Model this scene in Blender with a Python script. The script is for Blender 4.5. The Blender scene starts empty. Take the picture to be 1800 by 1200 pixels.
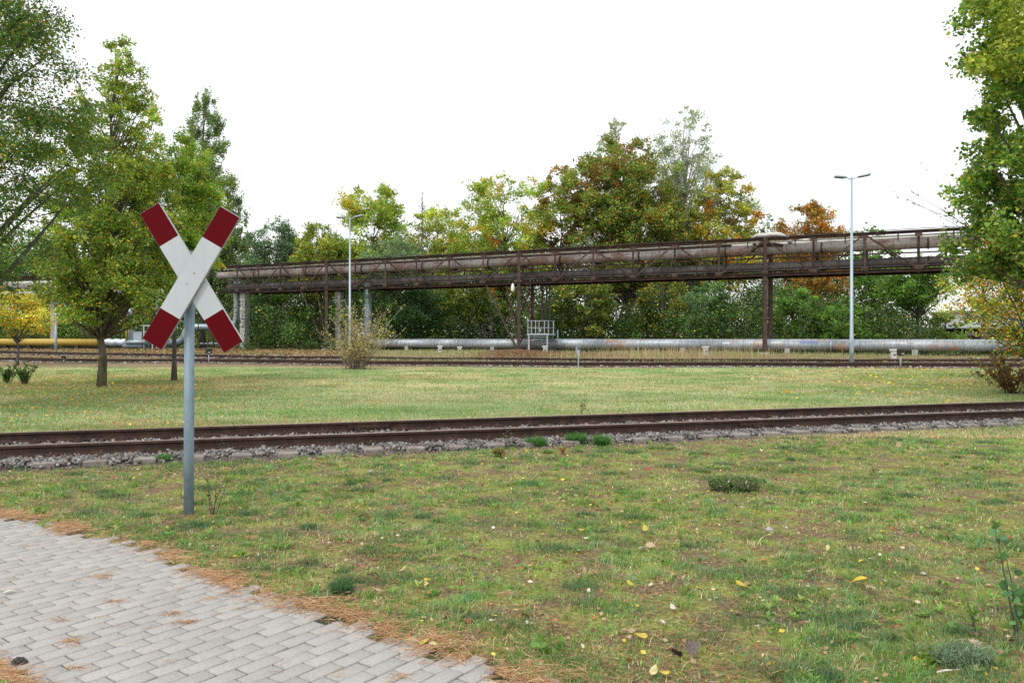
import bpy, math, random
import numpy as np
from mathutils import Vector
R = math.radians
sc = bpy.context.scene
col = sc.collection

# ------------------------------------------------------------------ camera, sky, sun, exposure
H = 1.57                 # eye height
F = 1400.0               # focal length in pixels of the 1800 px wide photograph
HZ = 590.0               # horizon row
cam_d = bpy.data.cameras.new('camera'); cam = bpy.data.objects.new('camera', cam_d); col.objects.link(cam)
cam_d.sensor_width = 36; cam_d.lens = 28.0; cam_d.clip_start = .1; cam_d.clip_end = 3000
cam_d.shift_y = -(600 - HZ) / 1800.0
cam.location = (0, 0, H); cam.rotation_euler = (R(90), 0, 0)
sc.camera = cam

SUN_EL, SUN_AZ = 52, 215          # degrees; azimuth measured from +Y clockwise
w = bpy.data.worlds.new('World'); sc.world = w; w.use_nodes = True
nt = w.node_tree; nt.nodes.clear()
sky = nt.nodes.new('ShaderNodeTexSky'); sky.sky_type = 'NISHITA'; sky.sun_disc = False
sky.sun_elevation = R(SUN_EL); sky.sun_rotation = R(SUN_AZ); sky.dust_density = 3; sky.air_density = 1.2
scl = nt.nodes.new('ShaderNodeVectorMath'); scl.operation = 'SCALE'; scl.inputs['Scale'].default_value = .1
ovc = nt.nodes.new('ShaderNodeMix'); ovc.data_type = 'RGBA'; ovc.inputs[0].default_value = .86
ovc.inputs[7].default_value = (1.05, 1.055, 1.07, 1)          # closed cloud cover
bg = nt.nodes.new('ShaderNodeBackground'); bg.inputs['Strength'].default_value = 1.0
out = nt.nodes.new('ShaderNodeOutputWorld')
nt.links.new(sky.outputs[0], scl.inputs[0]); nt.links.new(scl.outputs[0], ovc.inputs[6])
nt.links.new(ovc.outputs[2], bg.inputs['Color']); nt.links.new(bg.outputs[0], out.inputs[0])

sd = bpy.data.lights.new('sun', 'SUN'); sd.energy = 1.2; sd.angle = R(14); sd.color = (1, .97, .92)
sun = bpy.data.objects.new('sun', sd); col.objects.link(sun)
az, el = R(SUN_AZ), R(SUN_EL)
dirv = Vector((math.sin(az) * math.cos(el), math.cos(az) * math.cos(el), math.sin(el)))
sun.rotation_euler = dirv.to_track_quat('Z', 'Y').to_euler(); sun.location = (0, 0, 60)

sc.view_settings.view_transform = 'Standard'; sc.view_settings.look = 'None'
sc.view_settings.gamma = 1; sc.view_settings.exposure = .5
sc.cycles.use_denoising = False; sc.render.filter_size = 1.15
sc.cycles.max_bounces = 6; sc.cycles.diffuse_bounces = 3; sc.cycles.glossy_bounces = 2
sc.cycles.transmission_bounces = 3; sc.cycles.transparent_max_bounces = 4
sc.cycles.caustics_reflective = False; sc.cycles.caustics_refractive = False

# ------------------------------------------------------------------ helpers
def rng_(s): return np.random.default_rng(s)

def hash2(ix, iy, seed):
    n = (ix.astype(np.int64) * 374761393 + iy.astype(np.int64) * 668265263 + seed * 1442695041) & 0x7fffffff
    n = (n ^ (n >> 13)) * 1274126177 & 0x7fffffff
    n = (n ^ (n >> 16)) & 0xffffff
    return n / float(0xffffff)

def vnoise(x, y, s, seed=0):
    x = np.asarray(x, float) / s; y = np.asarray(y, float) / s
    ix = np.floor(x).astype(int); iy = np.floor(y).astype(int)
    fx = x - ix; fy = y - iy; fx = fx * fx * (3 - 2 * fx); fy = fy * fy * (3 - 2 * fy)
    a = hash2(ix, iy, seed); b = hash2(ix + 1, iy, seed); c = hash2(ix, iy + 1, seed); d = hash2(ix + 1, iy + 1, seed)
    return (a * (1 - fx) + b * fx) * (1 - fy) + (c * (1 - fx) + d * fx) * fy

def fbm(x, y, s, seed=0):
    return (vnoise(x, y, s, seed) * .55 + vnoise(x, y, s * .45, seed + 7) * .3 + vnoise(x, y, s * .2, seed + 13) * .15)

def sstep(a, b, v):
    t = np.clip((np.asarray(v, float) - a) / (b - a), 0, 1); return t * t * (3 - 2 * t)

def gh(x, y):
    """height of the land"""
    x = np.asarray(x, float); y = np.asarray(y, float)
    h = .3 * sstep(47.0, 53.5, y + .25 * np.clip(x, -30, 30) * .5)
    h = h + (vnoise(x, y, 1.7, 3) - .5) * .035 * sstep(3, 6, y) + (vnoise(x, y, 6.5, 5) - .5) * .07 * sstep(14, 20, y)
    d = (y - (11.6 + .303 * x)) * .957           # distance behind the near rail
    near = 1 - sstep(.9, 2.4, np.abs(d - .75))
    h = h * (1 - near) + .0 * near
    h = h * (1 - .9 * (1 - sstep(6.5, 9, y - .35 * x)) * sstep(-10, -3, -x) * (y < 9))
    return h

def W(px, py, z):
    return Vector(((px - 900) * z / F, z, H - (py - HZ) * z / F))
def G(px, py):
    z = H * F / (py - HZ); x = (px - 900) * z / F
    return Vector((x, z, float(gh(x, z))))

def tag(o, label=None, cat=None, group=None, kind=None):
    if label: o['label'] = label
    if cat: o['category'] = cat
    if group: o['group'] = group
    if kind: o['kind'] = kind
    return o

def empty(name, loc, label=None, cat=None, group=None):
    o = bpy.data.objects.new(name, None); col.objects.link(o); o.location = loc; o.empty_display_size = .2
    return tag(o, label, cat, group)

def wloc(o):
    v = Vector((0, 0, 0))
    while o is not None:
        v = v + o.location; o = o.parent
    return v

class MB:
    """collects shapes in world coordinates; build() links them as ONE mesh object"""
    def __init__(s): s.v = []; s.f = []; s.n = 0; s.smooth = []
    def add(s, v, f, smooth=False):
        v = [tuple(p) for p in v]
        s.v += v; s.f += [tuple(i + s.n for i in q) for q in f]; s.n += len(v); s.smooth += [smooth] * len(f)
        return s
    def box(s, c, size, rz=0, bev=0):
        sx, sy, sz = [k / 2 for k in size]; c = Vector(c); ca, sa = math.cos(rz), math.sin(rz)
        def P(x, y, z): return (c.x + x * ca - y * sa, c.y + x * sa + y * ca, c.z + z)
        b = bev
        if b <= 0:
            v = [P(x, y, z) for z in (-sz, sz) for x, y in ((-sx, -sy), (sx, -sy), (sx, sy), (-sx, sy))]
            return s.add(v, [(3, 2, 1, 0), (4, 5, 6, 7), (0, 1, 5, 4), (1, 2, 6, 5), (2, 3, 7, 6), (3, 0, 4, 7)])
        rings = [(-sz, b), (-sz + b, 0), (sz - b, 0), (sz, b)]; v = []
        for z, q in rings:
            a, d = sx - q, sy - q; e = b
            v += [P(x, y, z) for x, y in ((-a + e, -d), (a - e, -d), (a, -d + e), (a, d - e), (a - e, d), (-a + e, d), (-a, d - e), (-a, -d + e))]
        f = [tuple(range(7, -1, -1)), tuple(range(24, 32))]
        for r in range(3):
            for k in range(8): f.append((r * 8 + k, r * 8 + (k + 1) % 8, r * 8 + 8 + (k + 1) % 8, r * 8 + 8 + k))
        return s.add(v, f)
    def beam(s, p, q, wd, ht=None, up=(0, 0, 1)):
        """square bar from p to q"""
        p = Vector(p); q = Vector(q); ht = ht or wd; d = (q - p).normalized(); u = Vector(up)
        if abs(d.dot(u)) > .95: u = Vector((0, 1, 0))
        a = d.cross(u).normalized() * wd / 2; b = a.cross(d).normalized() * ht / 2
        v = [p + a + b, p - a + b, p - a - b, p + a - b, q + a + b, q - a + b, q - a - b, q + a - b]
        return s.add(v, [(0, 1, 2, 3), (7, 6, 5, 4), (0, 4, 5, 1), (1, 5, 6, 2), (2, 6, 7, 3), (3, 7, 4, 0)])
    def ibeam(s, p, q, wd, ht, t=.02, up=(0, 0, 1)):
        """H section from p to q"""
        p = Vector(p); q = Vector(q); d = (q - p).normalized(); u = Vector(up)
        if abs(d.dot(u)) > .95: u = Vector((0, 1, 0))
        a = d.cross(u).normalized(); b = a.cross(d).normalized()
        for o in (b * (ht / 2 - t / 2), -b * (ht / 2 - t / 2)): s.beam(p + o, q + o, wd, t, u)
        s.beam(p, q, t, ht - 2 * t, u)
        return s
    def tube(s, pts, r, n=12, caps=True, smooth=True):
        pts = [Vector(p) for p in pts]; rr = r if isinstance(r, (list, tuple)) else [r] * len(pts)
        v = []; m = len(pts); prev = None
        for i, p in enumerate(pts):
            d = (pts[min(i + 1, m - 1)] - pts[max(i - 1, 0)]).normalized()
            if prev is None:
                a = d.cross(Vector((0, 0, 1)) if abs(d.z) < .9 else Vector((1, 0, 0))).normalized()
            else:
                a = (prev - d * prev.dot(d)).normalized()
            prev = a; b = d.cross(a)
            v += [p + (a * math.cos(2 * math.pi * k / n) + b * math.sin(2 * math.pi * k / n)) * rr[i] for k in range(n)]
        f = [(i * n + k, i * n + (k + 1) % n, (i + 1) * n + (k + 1) % n, (i + 1) * n + k) for i in range(m - 1) for k in range(n)]
        if caps: s.add(v, f, smooth); s.f += [tuple(s.n - m * n + k for k in reversed(range(n))), tuple(s.n - n + k for k in range(n))]; s.smooth += [False, False]
        else: s.add(v, f, smooth)
        return s
    def build(s, name, mat, parent=None, origin=None, bevel=0):
        me = bpy.data.meshes.new(name)
        base = wloc(parent) if parent is not None else Vector(origin or (0, 0, 0))
        me.from_pydata([(p[0] - base.x, p[1] - base.y, p[2] - base.z) for p in s.v], [], s.f)
        me.polygons.foreach_set('use_smooth', s.smooth)
        me.materials.append(mat); me.update()
        o = bpy.data.objects.new(name, me); col.objects.link(o)
        if parent is not None: o.parent = parent
        else: o.location = base
        if bevel:
            m = o.modifiers.new('bevel', 'BEVEL'); m.width = bevel; m.segments = 1; m.limit_method = 'ANGLE'
        return o

def arr_mesh(name, V, Fq, cols, mat, parent=None, origin=(0, 0, 0), smooth=False):
    """V (n,3) world, Fq list of (faces array (m,k)), cols (n,3) per vertex albedo"""
    base = np.array(wloc(parent) if parent is not None else origin, float)
    me = bpy.data.meshes.new(name); n = len(V)
    me.vertices.add(n); me.vertices.foreach_set('co', (V - base).astype(np.float32).ravel())
    idx = np.concatenate([f.ravel() for f in Fq]).astype(np.int32)
    tot = np.concatenate([np.full(len(f), f.shape[1], np.int32) for f in Fq])
    st = np.concatenate([[0], np.cumsum(tot)[:-1]]).astype(np.int32)
    me.loops.add(len(idx)); me.loops.foreach_set('vertex_index', idx)
    me.polygons.add(len(tot)); me.polygons.foreach_set('loop_start', st)
    if smooth: me.polygons.foreach_set('use_smooth', np.ones(len(tot), bool))
    me.update(calc_edges=True)
    if cols is not None:
        a = me.color_attributes.new('Col', 'FLOAT_COLOR', 'POINT')
        c4 = np.ones((n, 4), np.float32); c4[:, :3] = cols; a.data.foreach_set('color', c4.ravel())
    me.materials.append(mat)
    o = bpy.data.objects.new(name, me); col.objects.link(o)
    if parent is not None: o.parent = parent
    else: o.location = base
    return o

# ------------------------------------------------------------------ materials
def N(nt, t, **kw):
    n = nt.nodes.new(t)
    for k, v in kw.items(): setattr(n, k, v)
    return n

def mat_attr(name, transl=.0, rough=.6, spec=.3, tint=(1, 1, 1), backdark=None):
    """colour comes from the per-leaf / per-stone albedo attribute"""
    m = bpy.data.materials.new(name); m.use_nodes = True; nt = m.node_tree; nt.nodes.clear()
    o = N(nt, 'ShaderNodeOutputMaterial'); p = N(nt, 'ShaderNodeBsdfPrincipled'); a = N(nt, 'ShaderNodeAttribute', attribute_name='Col')
    p.inputs['Roughness'].default_value = rough; p.inputs['Specular IOR Level'].default_value = spec
    nt.links.new(a.outputs['Color'], p.inputs['Base Color'])
    if transl > 0:
        t = N(nt, 'ShaderNodeBsdfTranslucent'); mx = N(nt, 'ShaderNodeMixShader'); mx.inputs[0].default_value = transl
        g = N(nt, 'ShaderNodeMix', data_type='RGBA', blend_type='MULTIPLY'); g.inputs[0].default_value = 1; g.inputs[7].default_value = (1.5, 1.45, .7, 1)
        nt.links.new(a.outputs['Color'], g.inputs[6]); nt.links.new(g.outputs[2], t.inputs['Color'])
        nt.links.new(p.outputs[0], mx.inputs[1]); nt.links.new(t.outputs[0], mx.inputs[2]); nt.links.new(mx.outputs[0], o.inputs[0])
    else: nt.links.new(p.outputs[0], o.inputs[0])
    return m

def mat_noise(name, cols, scale=3, detail=6, rough=.7, metal=0, bump=0, bscale=None, stretch=(1, 1, 1), rotz=0, pos=None, spec=.5, attr=False, coord='Object'):
    """cols: colours spread over a noise field"""
    m = bpy.data.materials.new(name); m.use_nodes = True; nt = m.node_tree
    p = nt.nodes['Principled BSDF']; tc = N(nt, 'ShaderNodeTexCoord'); mp = N(nt, 'ShaderNodeMapping')
    mp.inputs['Scale'].default_value = stretch
    if rotz:
        vr = N(nt, 'ShaderNodeVectorRotate', rotation_type='Z_AXIS'); vr.inputs['Angle'].default_value = rotz
        nt.links.new(tc.outputs[coord], vr.inputs['Vector']); nt.links.new(vr.outputs[0], mp.inputs['Vector'])
    else: nt.links.new(tc.outputs[coord], mp.inputs['Vector'])
    nz = N(nt, 'ShaderNodeTexNoise'); nz.inputs['Scale'].default_value = scale; nz.inputs['Detail'].default_value = detail; nz.inputs['Roughness'].default_value = .65
    nt.links.new(mp.outputs[0], nz.inputs['Vector'])
    cr = N(nt, 'ShaderNodeValToRGB'); el = cr.color_ramp.elements
    ps = pos or [.3 + .4 * i / max(1, len(cols) - 1) for i in range(len(cols))]
    while len(el) < len(cols): el.new(.5)
    while len(el) > max(len(cols), 1): el.remove(el[-1])
    for i, c in enumerate(cols): el[i].position = ps[i]; el[i].color = (*c, 1)
    nt.links.new(nz.outputs[0], cr.inputs[0])
    src = cr.outputs[0]
    if attr:
        a = N(nt, 'ShaderNodeAttribute', attribute_name='Col'); g = N(nt, 'ShaderNodeMix', data_type='RGBA', blend_type='MULTIPLY'); g.inputs[0].default_value = 1
        nt.links.new(src, g.inputs[6]); nt.links.new(a.outputs['Color'], g.inputs[7]); src = g.outputs[2]
    nt.links.new(src, p.inputs['Base Color'])
    p.inputs['Roughness'].default_value = rough; p.inputs['Metallic'].default_value = metal; p.inputs['Specular IOR Level'].default_value = spec
    if bump:
        b = N(nt, 'ShaderNodeBump'); b.inputs['Strength'].default_value = bump; b.inputs['Distance'].default_value = .02
        n2 = N(nt, 'ShaderNodeTexNoise'); n2.inputs['Scale'].default_value = bscale or scale * 4; n2.inputs['Detail'].default_value = 5
        nt.links.new(mp.outputs[0], n2.inputs['Vector']); nt.links.new(n2.outputs[0], b.inputs['Height']); nt.links.new(b.outputs[0], p.inputs['Normal'])
    return m

def mat_pipe(name, base, base2, stain, stain2, amount=.55, metal=.6, rough=.45, rotz=R(26.565), seam=1.0, streak=3.0):
    """clad pipe: sheets of slightly different tone along its length, with rust patches"""
    m = bpy.data.materials.new(name); m.use_nodes = True; nt = m.node_tree; L = nt.links.new
    p = nt.nodes['Principled BSDF']; tc = N(nt, 'ShaderNodeNewGeometry'); vr = N(nt, 'ShaderNodeVectorRotate', rotation_type='Z_AXIS'); vr.inputs['Angle'].default_value = rotz
    L(tc.outputs['Position'], vr.inputs['Vector'])
    sx = N(nt, 'ShaderNodeSeparateXYZ'); L(vr.outputs[0], sx.inputs[0])
    mul = N(nt, 'ShaderNodeMath', operation='MULTIPLY'); mul.inputs[1].default_value = 1 / seam; L(sx.outputs[0], mul.inputs[0])
    fl = N(nt, 'ShaderNodeMath', operation='FLOOR'); L(mul.outputs[0], fl.inputs[0])
    wn = N(nt, 'ShaderNodeTexWhiteNoise', noise_dimensions='1D'); L(fl.outputs[0], wn.inputs['W'])
    mx = N(nt, 'ShaderNodeMix', data_type='RGBA'); mx.inputs[6].default_value = (*base, 1); mx.inputs[7].default_value = (*base2, 1); L(wn.outputs[0], mx.inputs[0])
    mp = N(nt, 'ShaderNodeMapping'); mp.inputs['Scale'].default_value = (.55, .9, .9); L(vr.outputs[0], mp.inputs['Vector'])
    nz = N(nt, 'ShaderNodeTexNoise'); nz.inputs['Scale'].default_value = 1.0; nz.inputs['Detail'].default_value = 7; nz.inputs['Roughness'].default_value = .7; L(mp.outputs[0], nz.inputs['Vector'])
    cr = N(nt, 'ShaderNodeValToRGB'); cr.color_ramp.elements[0].position = amount; cr.color_ramp.elements[1].position = amount + .13; L(nz.outputs[0], cr.inputs[0])
    n2 = N(nt, 'ShaderNodeTexNoise'); n2.inputs['Scale'].default_value = 6; n2.inputs['Detail'].default_value = 5; mp2 = N(nt, 'ShaderNodeMapping'); mp2.inputs['Scale'].default_value = (streak, .5, .5)
    L(vr.outputs[0], mp2.inputs['Vector']); L(mp2.outputs[0], n2.inputs['Vector'])
    st = N(nt, 'ShaderNodeMix', data_type='RGBA'); st.inputs[6].default_value = (*stain, 1); st.inputs[7].default_value = (*stain2, 1); L(n2.outputs[0], st.inputs[0])
    m2 = N(nt, 'ShaderNodeMix', data_type='RGBA'); L(cr.outputs[0], m2.inputs[0]); L(mx.outputs[2], m2.inputs[6]); L(st.outputs[2], m2.inputs[7])
    # fine grime
    c3 = N(nt, 'ShaderNodeMapRange'); c3.inputs[1].default_value = .3; c3.inputs[2].default_value = .7; c3.inputs[3].default_value = .62; c3.inputs[4].default_value = 1.15; L(n2.outputs[0], c3.inputs[0])
    m3 = N(nt, 'ShaderNodeMix', data_type='RGBA', blend_type='MULTIPLY'); m3.inputs[0].default_value = 1; L(m2.outputs[2], m3.inputs[6]); L(c3.outputs[0], m3.inputs[7])
    # seams
    fr = N(nt, 'ShaderNodeMath', operation='FRACT'); L(mul.outputs[0], fr.inputs[0])
    lt = N(nt, 'ShaderNodeMath', operation='LESS_THAN'); lt.inputs[1].default_value = .03 / seam; L(fr.outputs[0], lt.inputs[0])
    m4 = N(nt, 'ShaderNodeMix', data_type='RGBA'); m4.inputs[7].default_value = (*[c * .35 for c in base], 1); L(lt.outputs[0], m4.inputs[0]); L(m3.outputs[2], m4.inputs[6])
    L(m4.outputs[2], p.inputs['Base Color'])
    me = N(nt, 'ShaderNodeMapRange'); me.inputs[3].default_value = metal; me.inputs[4].default_value = 0; L(cr.outputs[0], me.inputs[0]); L(me.outputs[0], p.inputs['Metallic'])
    p.inputs['Roughness'].default_value = rough
    return m

M = {}
M['leaf'] = mat_attr('leaf', .32, .5, .35)
M['grass'] = mat_attr('grass_blades', .2, .6, .25)
M['litter'] = mat_attr('dry_litter', .1, .8, .2)
M['stone'] = mat_noise('ballast_stone', [(.6, .6, .6), (1, 1, 1), (1.35, 1.3, 1.25)], 30, 4, .85, attr=True, spec=.3)
M['bark'] = mat_noise('bark', [(.045, .038, .028), (.10, .085, .06), (.19, .17, .12)], 6, 8, .9, bump=.6, stretch=(1, 1, .35), spec=.2)
M['bark_pale'] = mat_noise('pale_bark', [(.10, .09, .08), (.42, .41, .38), (.6, .6, .57)], 3, 6, .85, stretch=(1, 1, 1.8), spec=.2)
M['twig'] = mat_noise('pale_brown_twigs', [(.10, .08, .06), (.20, .16, .12), (.30, .26, .20)], 3, 5, .9, spec=.2)
M['bark_grey'] = mat_noise('grey_bark', [(.05, .05, .045), (.12, .11, .1)], 4, 6, .9, stretch=(1, 1, .4), spec=.2)
M['rail'] = mat_noise('rusty_rail_steel', [(.024, .013, .009), (.046, .024, .017), (.085, .046, .032)], 5, 7, .62, metal=.2, bump=.15, spec=.4)
M['rail_top'] = mat_noise('worn_rail_head', [(.30, .22, .17), (.46, .37, .30)], 9, 5, .45, metal=.3)
M['sleeper'] = mat_noise('weathered_sleeper', [(.13, .11, .095), (.22, .19, .17), (.31, .28, .26)], 7, 7, .9, bump=.4)
M['rust'] = mat_noise('rusty_steel', [(.018, .012, .010), (.04, .024, .019), (.09, .045, .032)], 2.2, 8, .8, bump=.2, spec=.25)
M['rust_pale'] = mat_noise('faded_rusty_steel', [(.03, .022, .019), (.075, .052, .043), (.13, .075, .055)], 2.5, 8, .8, spec=.25)
M['galv'] = mat_noise('galvanised_steel', [(.30, .36, .41), (.38, .44, .49), (.45, .51, .55)], 9, 6, .5, metal=.45, stretch=(1, 1, .4))
M['galv_dull'] = mat_noise('dull_galvanised_post', [(.13, .19, .24), (.19, .26, .31), (.25, .32, .37)], 14, 7, .55, metal=.25, stretch=(1, 1, .3), bump=.1)
M['lamp_pole'] = mat_noise('pale_blue_grey_pole', [(.30, .38, .43), (.38, .46, .51)], 3, 4, .5, metal=.3, stretch=(1, 1, .2))
M['pillar'] = mat_noise('weathered_pillar_concrete', [(.20, .20, .19), (.36, .36, .34), (.47, .47, .45)], 2.5, 8, .9, bump=.3)
M['white_paint'] = mat_noise('white_painted_concrete', [(.42, .42, .40), (.62, .62, .60)], 6, 6, .8)
M['board_white'] = mat_noise('white_reflective_sheet', [(.35, .38, .38), (.45, .485, .515), (.475, .515, .545)], 3.5, 8, .5, spec=.3, pos=[.2, .42, .6], stretch=(2.5, 1, .5))
M['board_red'] = mat_noise('dark_red_reflective_sheet', [(.092, .0010, .004), (.104, .0015, .005)], 2, 3, .6, spec=.08)
M['board_edge'] = mat_noise('aluminium_edge', [(.28, .31, .31), (.45, .48, .48)], 12, 5, .5, metal=.3)
M['black'] = mat_noise('black_housing', [(.010, .010, .012), (.02, .02, .022)], 5, 3, .5)
M['glass_dark'] = mat_noise('lamp_glass', [(.05, .05, .07), (.08, .08, .10)], 5, 2, .25)
M['upper_pipe'] = mat_pipe('rust_streaked_cladding', (.42, .39, .36), (.28, .26, .24), (.18, .095, .08), (.27, .17, .12), .47, 0, .75, seam=.95, streak=2.5)
M['lower_pipe'] = mat_pipe('sooty_cladding', (.06, .057, .054), (.12, .115, .11), (.022, .02, .018), (.07, .05, .04), .48, 0, .75, seam=1.1, streak=2.5)
M['ground_pipe'] = mat_pipe('galvanised_cladding', (.38, .43, .47), (.46, .51, .55), (.38, .15, .045), (.48, .32, .18), .53, .35, .5, seam=1.5, streak=2.0)
M['duct'] = mat_pipe('zinc_duct', (.22, .28, .32), (.36, .42, .46), (.2, .2, .18), (.3, .3, .27), .66, .4, .42, seam=.9, rotz=0)
M['yellow_pipe'] = mat_pipe('yellow_cladding', (.46, .31, .045), (.52, .37, .07), (.34, .32, .26), (.40, .38, .34), .60, 0, .6, rotz=0, seam=3)
M['silver_wrap'] = mat_noise('torn_foil_wrap', [(.35, .38, .42), (.6, .64, .7)], 3, 7, .45, metal=.3, bump=.9, bscale=5)
M['small_pipe'] = mat_noise('pale_pipe_lagging', [(.30, .27, .23), (.52, .51, .47), (.62, .61, .58)], 1.3, 7, .7)
M['wall_pale'] = mat_noise('pale_render', [(.55, .55, .53), (.68, .68, .66)], .6, 5, .9)
M['roof_grey'] = mat_noise('grey_roof_sheet', [(.22, .25, .26), (.33, .36, .37)], .8, 5, .7)
M['dark_wall'] = mat_noise('dark_boarding', [(.02, .018, .016), (.05, .045, .04)], 1.2, 5, .9)
M['bird'] = mat_noise('dark_feathers', [(.012, .012, .014), (.03, .03, .034)], 12, 3, .6)
M['yellow_paint'] = mat_noise('worn_yellow_paint', [(.42, .27, .03), (.5, .34, .06)], 6, 5, .6)
M['blue_paint'] = mat_noise('faded_blue_spray_paint', [(.14, .24, .62), (.22, .34, .72)], 8, 4, .7)
M['red_paint'] = mat_noise('faded_red_spray_paint', [(.5, .10, .09), (.55, .15, .13)], 8, 4, .7)

# the land: soil, moss, gravel margins
def mat_ground():
    m = bpy.data.materials.new('lawn_soil_and_moss'); m.use_nodes = True; nt = m.node_tree; L = nt.links.new
    p = nt.nodes['Principled BSDF']; p.inputs['Roughness'].default_value = .95; p.inputs['Specular IOR Level'].default_value = .15
    g = N(nt, 'ShaderNodeNewGeometry')
    def noise(s, d, r=.6):
        n = N(nt, 'ShaderNodeTexNoise'); n.inputs['Scale'].default_value = s; n.inputs['Detail'].default_value = d; n.inputs['Roughness'].default_value = r
        L(g.outputs['Position'], n.inputs['Vector']); return n
    def ramp(src, items):
        c = N(nt, 'ShaderNodeValToRGB'); el = c.color_ramp.elements
        while len(el) < len(items): el.new(.5)
        for i, (q, cc) in enumerate(items): el[i].position = q; el[i].color = (*cc, 1)
        L(src.outputs[0], c.inputs[0]); return c
    fine = noise(28, 8, .75); mid = noise(2.6, 8, .72); big = noise(.35, 5)
    soil = ramp(fine, [(.28, (.04, .03, .022)), (.45, (.12, .08, .055)), (.58, (.24, .165, .10)), (.72, (.42, .32, .21))])
    moss = ramp(fine, [(.3, (.09, .10, .018)), (.48, (.21, .235, .05)), (.62, (.33, .34, .10)), (.75, (.46, .41, .2))])
    fac = ramp(mid, [(.42, (0, 0, 0)), (.60, (1, 1, 1))])
    mx = N(nt, 'ShaderNodeMix', data_type='RGBA'); L(fac.outputs[0], mx.inputs[0]); L(soil.outputs[0], mx.inputs[6]); L(moss.outputs[0], mx.inputs[7])
    # farther lawn is a closed green sward
    far = ramp(fine, [(.3, (.16, .19, .07)), (.5, (.32, .35, .15)), (.7, (.46, .44, .24))])
    sp = N(nt, 'ShaderNodeSeparateXYZ'); L(g.outputs['Position'], sp.inputs[0])
    mr = N(nt, 'ShaderNodeMapRange'); mr.inputs[1].default_value = 12; mr.inputs[2].default_value = 19; L(sp.outputs[1], mr.inputs[0])
    m2 = N(nt, 'ShaderNodeMix', data_type='RGBA'); L(mr.outputs[0], m2.inputs[0]); L(mx.outputs[2], m2.inputs[6]); L(far.outputs[0], m2.inputs[7])
    wild = ramp(mid, [(.35, (.14, .085, .045)), (.5, (.22, .16, .085)), (.65, (.27, .24, .13))])
    mr2 = N(nt, 'ShaderNodeMapRange'); mr2.inputs[1].default_value = 38; mr2.inputs[2].default_value = 41; L(sp.outputs[1], mr2.inputs[0])
    m3 = N(nt, 'ShaderNodeMix', data_type='RGBA'); L(mr2.outputs[0], m3.inputs[0]); L(m2.outputs[2], m3.inputs[6]); L(wild.outputs[0], m3.inputs[7])
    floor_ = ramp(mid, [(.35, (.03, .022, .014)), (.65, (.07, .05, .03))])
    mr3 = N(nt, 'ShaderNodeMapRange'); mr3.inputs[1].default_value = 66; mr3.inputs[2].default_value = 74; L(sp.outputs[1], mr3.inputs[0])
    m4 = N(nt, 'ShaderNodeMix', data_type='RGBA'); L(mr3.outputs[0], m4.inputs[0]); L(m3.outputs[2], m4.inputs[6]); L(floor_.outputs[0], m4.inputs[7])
    L(m4.outputs[2], p.inputs['Base Color'])
    b = N(nt, 'ShaderNodeBump'); b.inputs['Strength'].default_value = .8; b.inputs['Distance'].default_value = .02; L(fine.outputs[0], b.inputs['Height']); L(b.outputs[0], p.inputs['Normal'])
    return m
M['ground'] = mat_ground()

# ------------------------------------------------------------------ the land
def grid_mesh(name, xs, ys, hf, mat):
    X, Y = np.meshgrid(xs, ys); Z = hf(X, Y)
    V = np.stack([X, Y, Z], -1).reshape(-1, 3); nx, ny = len(xs), len(ys)
    i = np.arange((ny - 1) * (nx - 1)); r = i // (nx - 1); c = i % (nx - 1); a = r * nx + c
    Fq = np.stack([a, a + 1, a + 1 + nx, a + nx], -1)
    return arr_mesh(name, V, [Fq], None, mat, smooth=True)
xs = np.concatenate([np.linspace(-900, -60, 12)[:-1], np.linspace(-60, -14, 40)[:-1], np.linspace(-14, 14, 160)[:-1], np.linspace(14, 60, 40)[:-1], np.linspace(60, 900, 12)])
ys = np.concatenate([np.linspace(-40, 0, 6)[:-1], np.linspace(0, 16, 110)[:-1], np.linspace(16, 80, 120)[:-1], np.linspace(80, 1500, 14)])
tag(grid_mesh('ground', xs, ys, lambda x, y: gh(x, y), M['ground']), 'mossy lawn with bare soil patches and wild verge', kind='structure')

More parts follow.
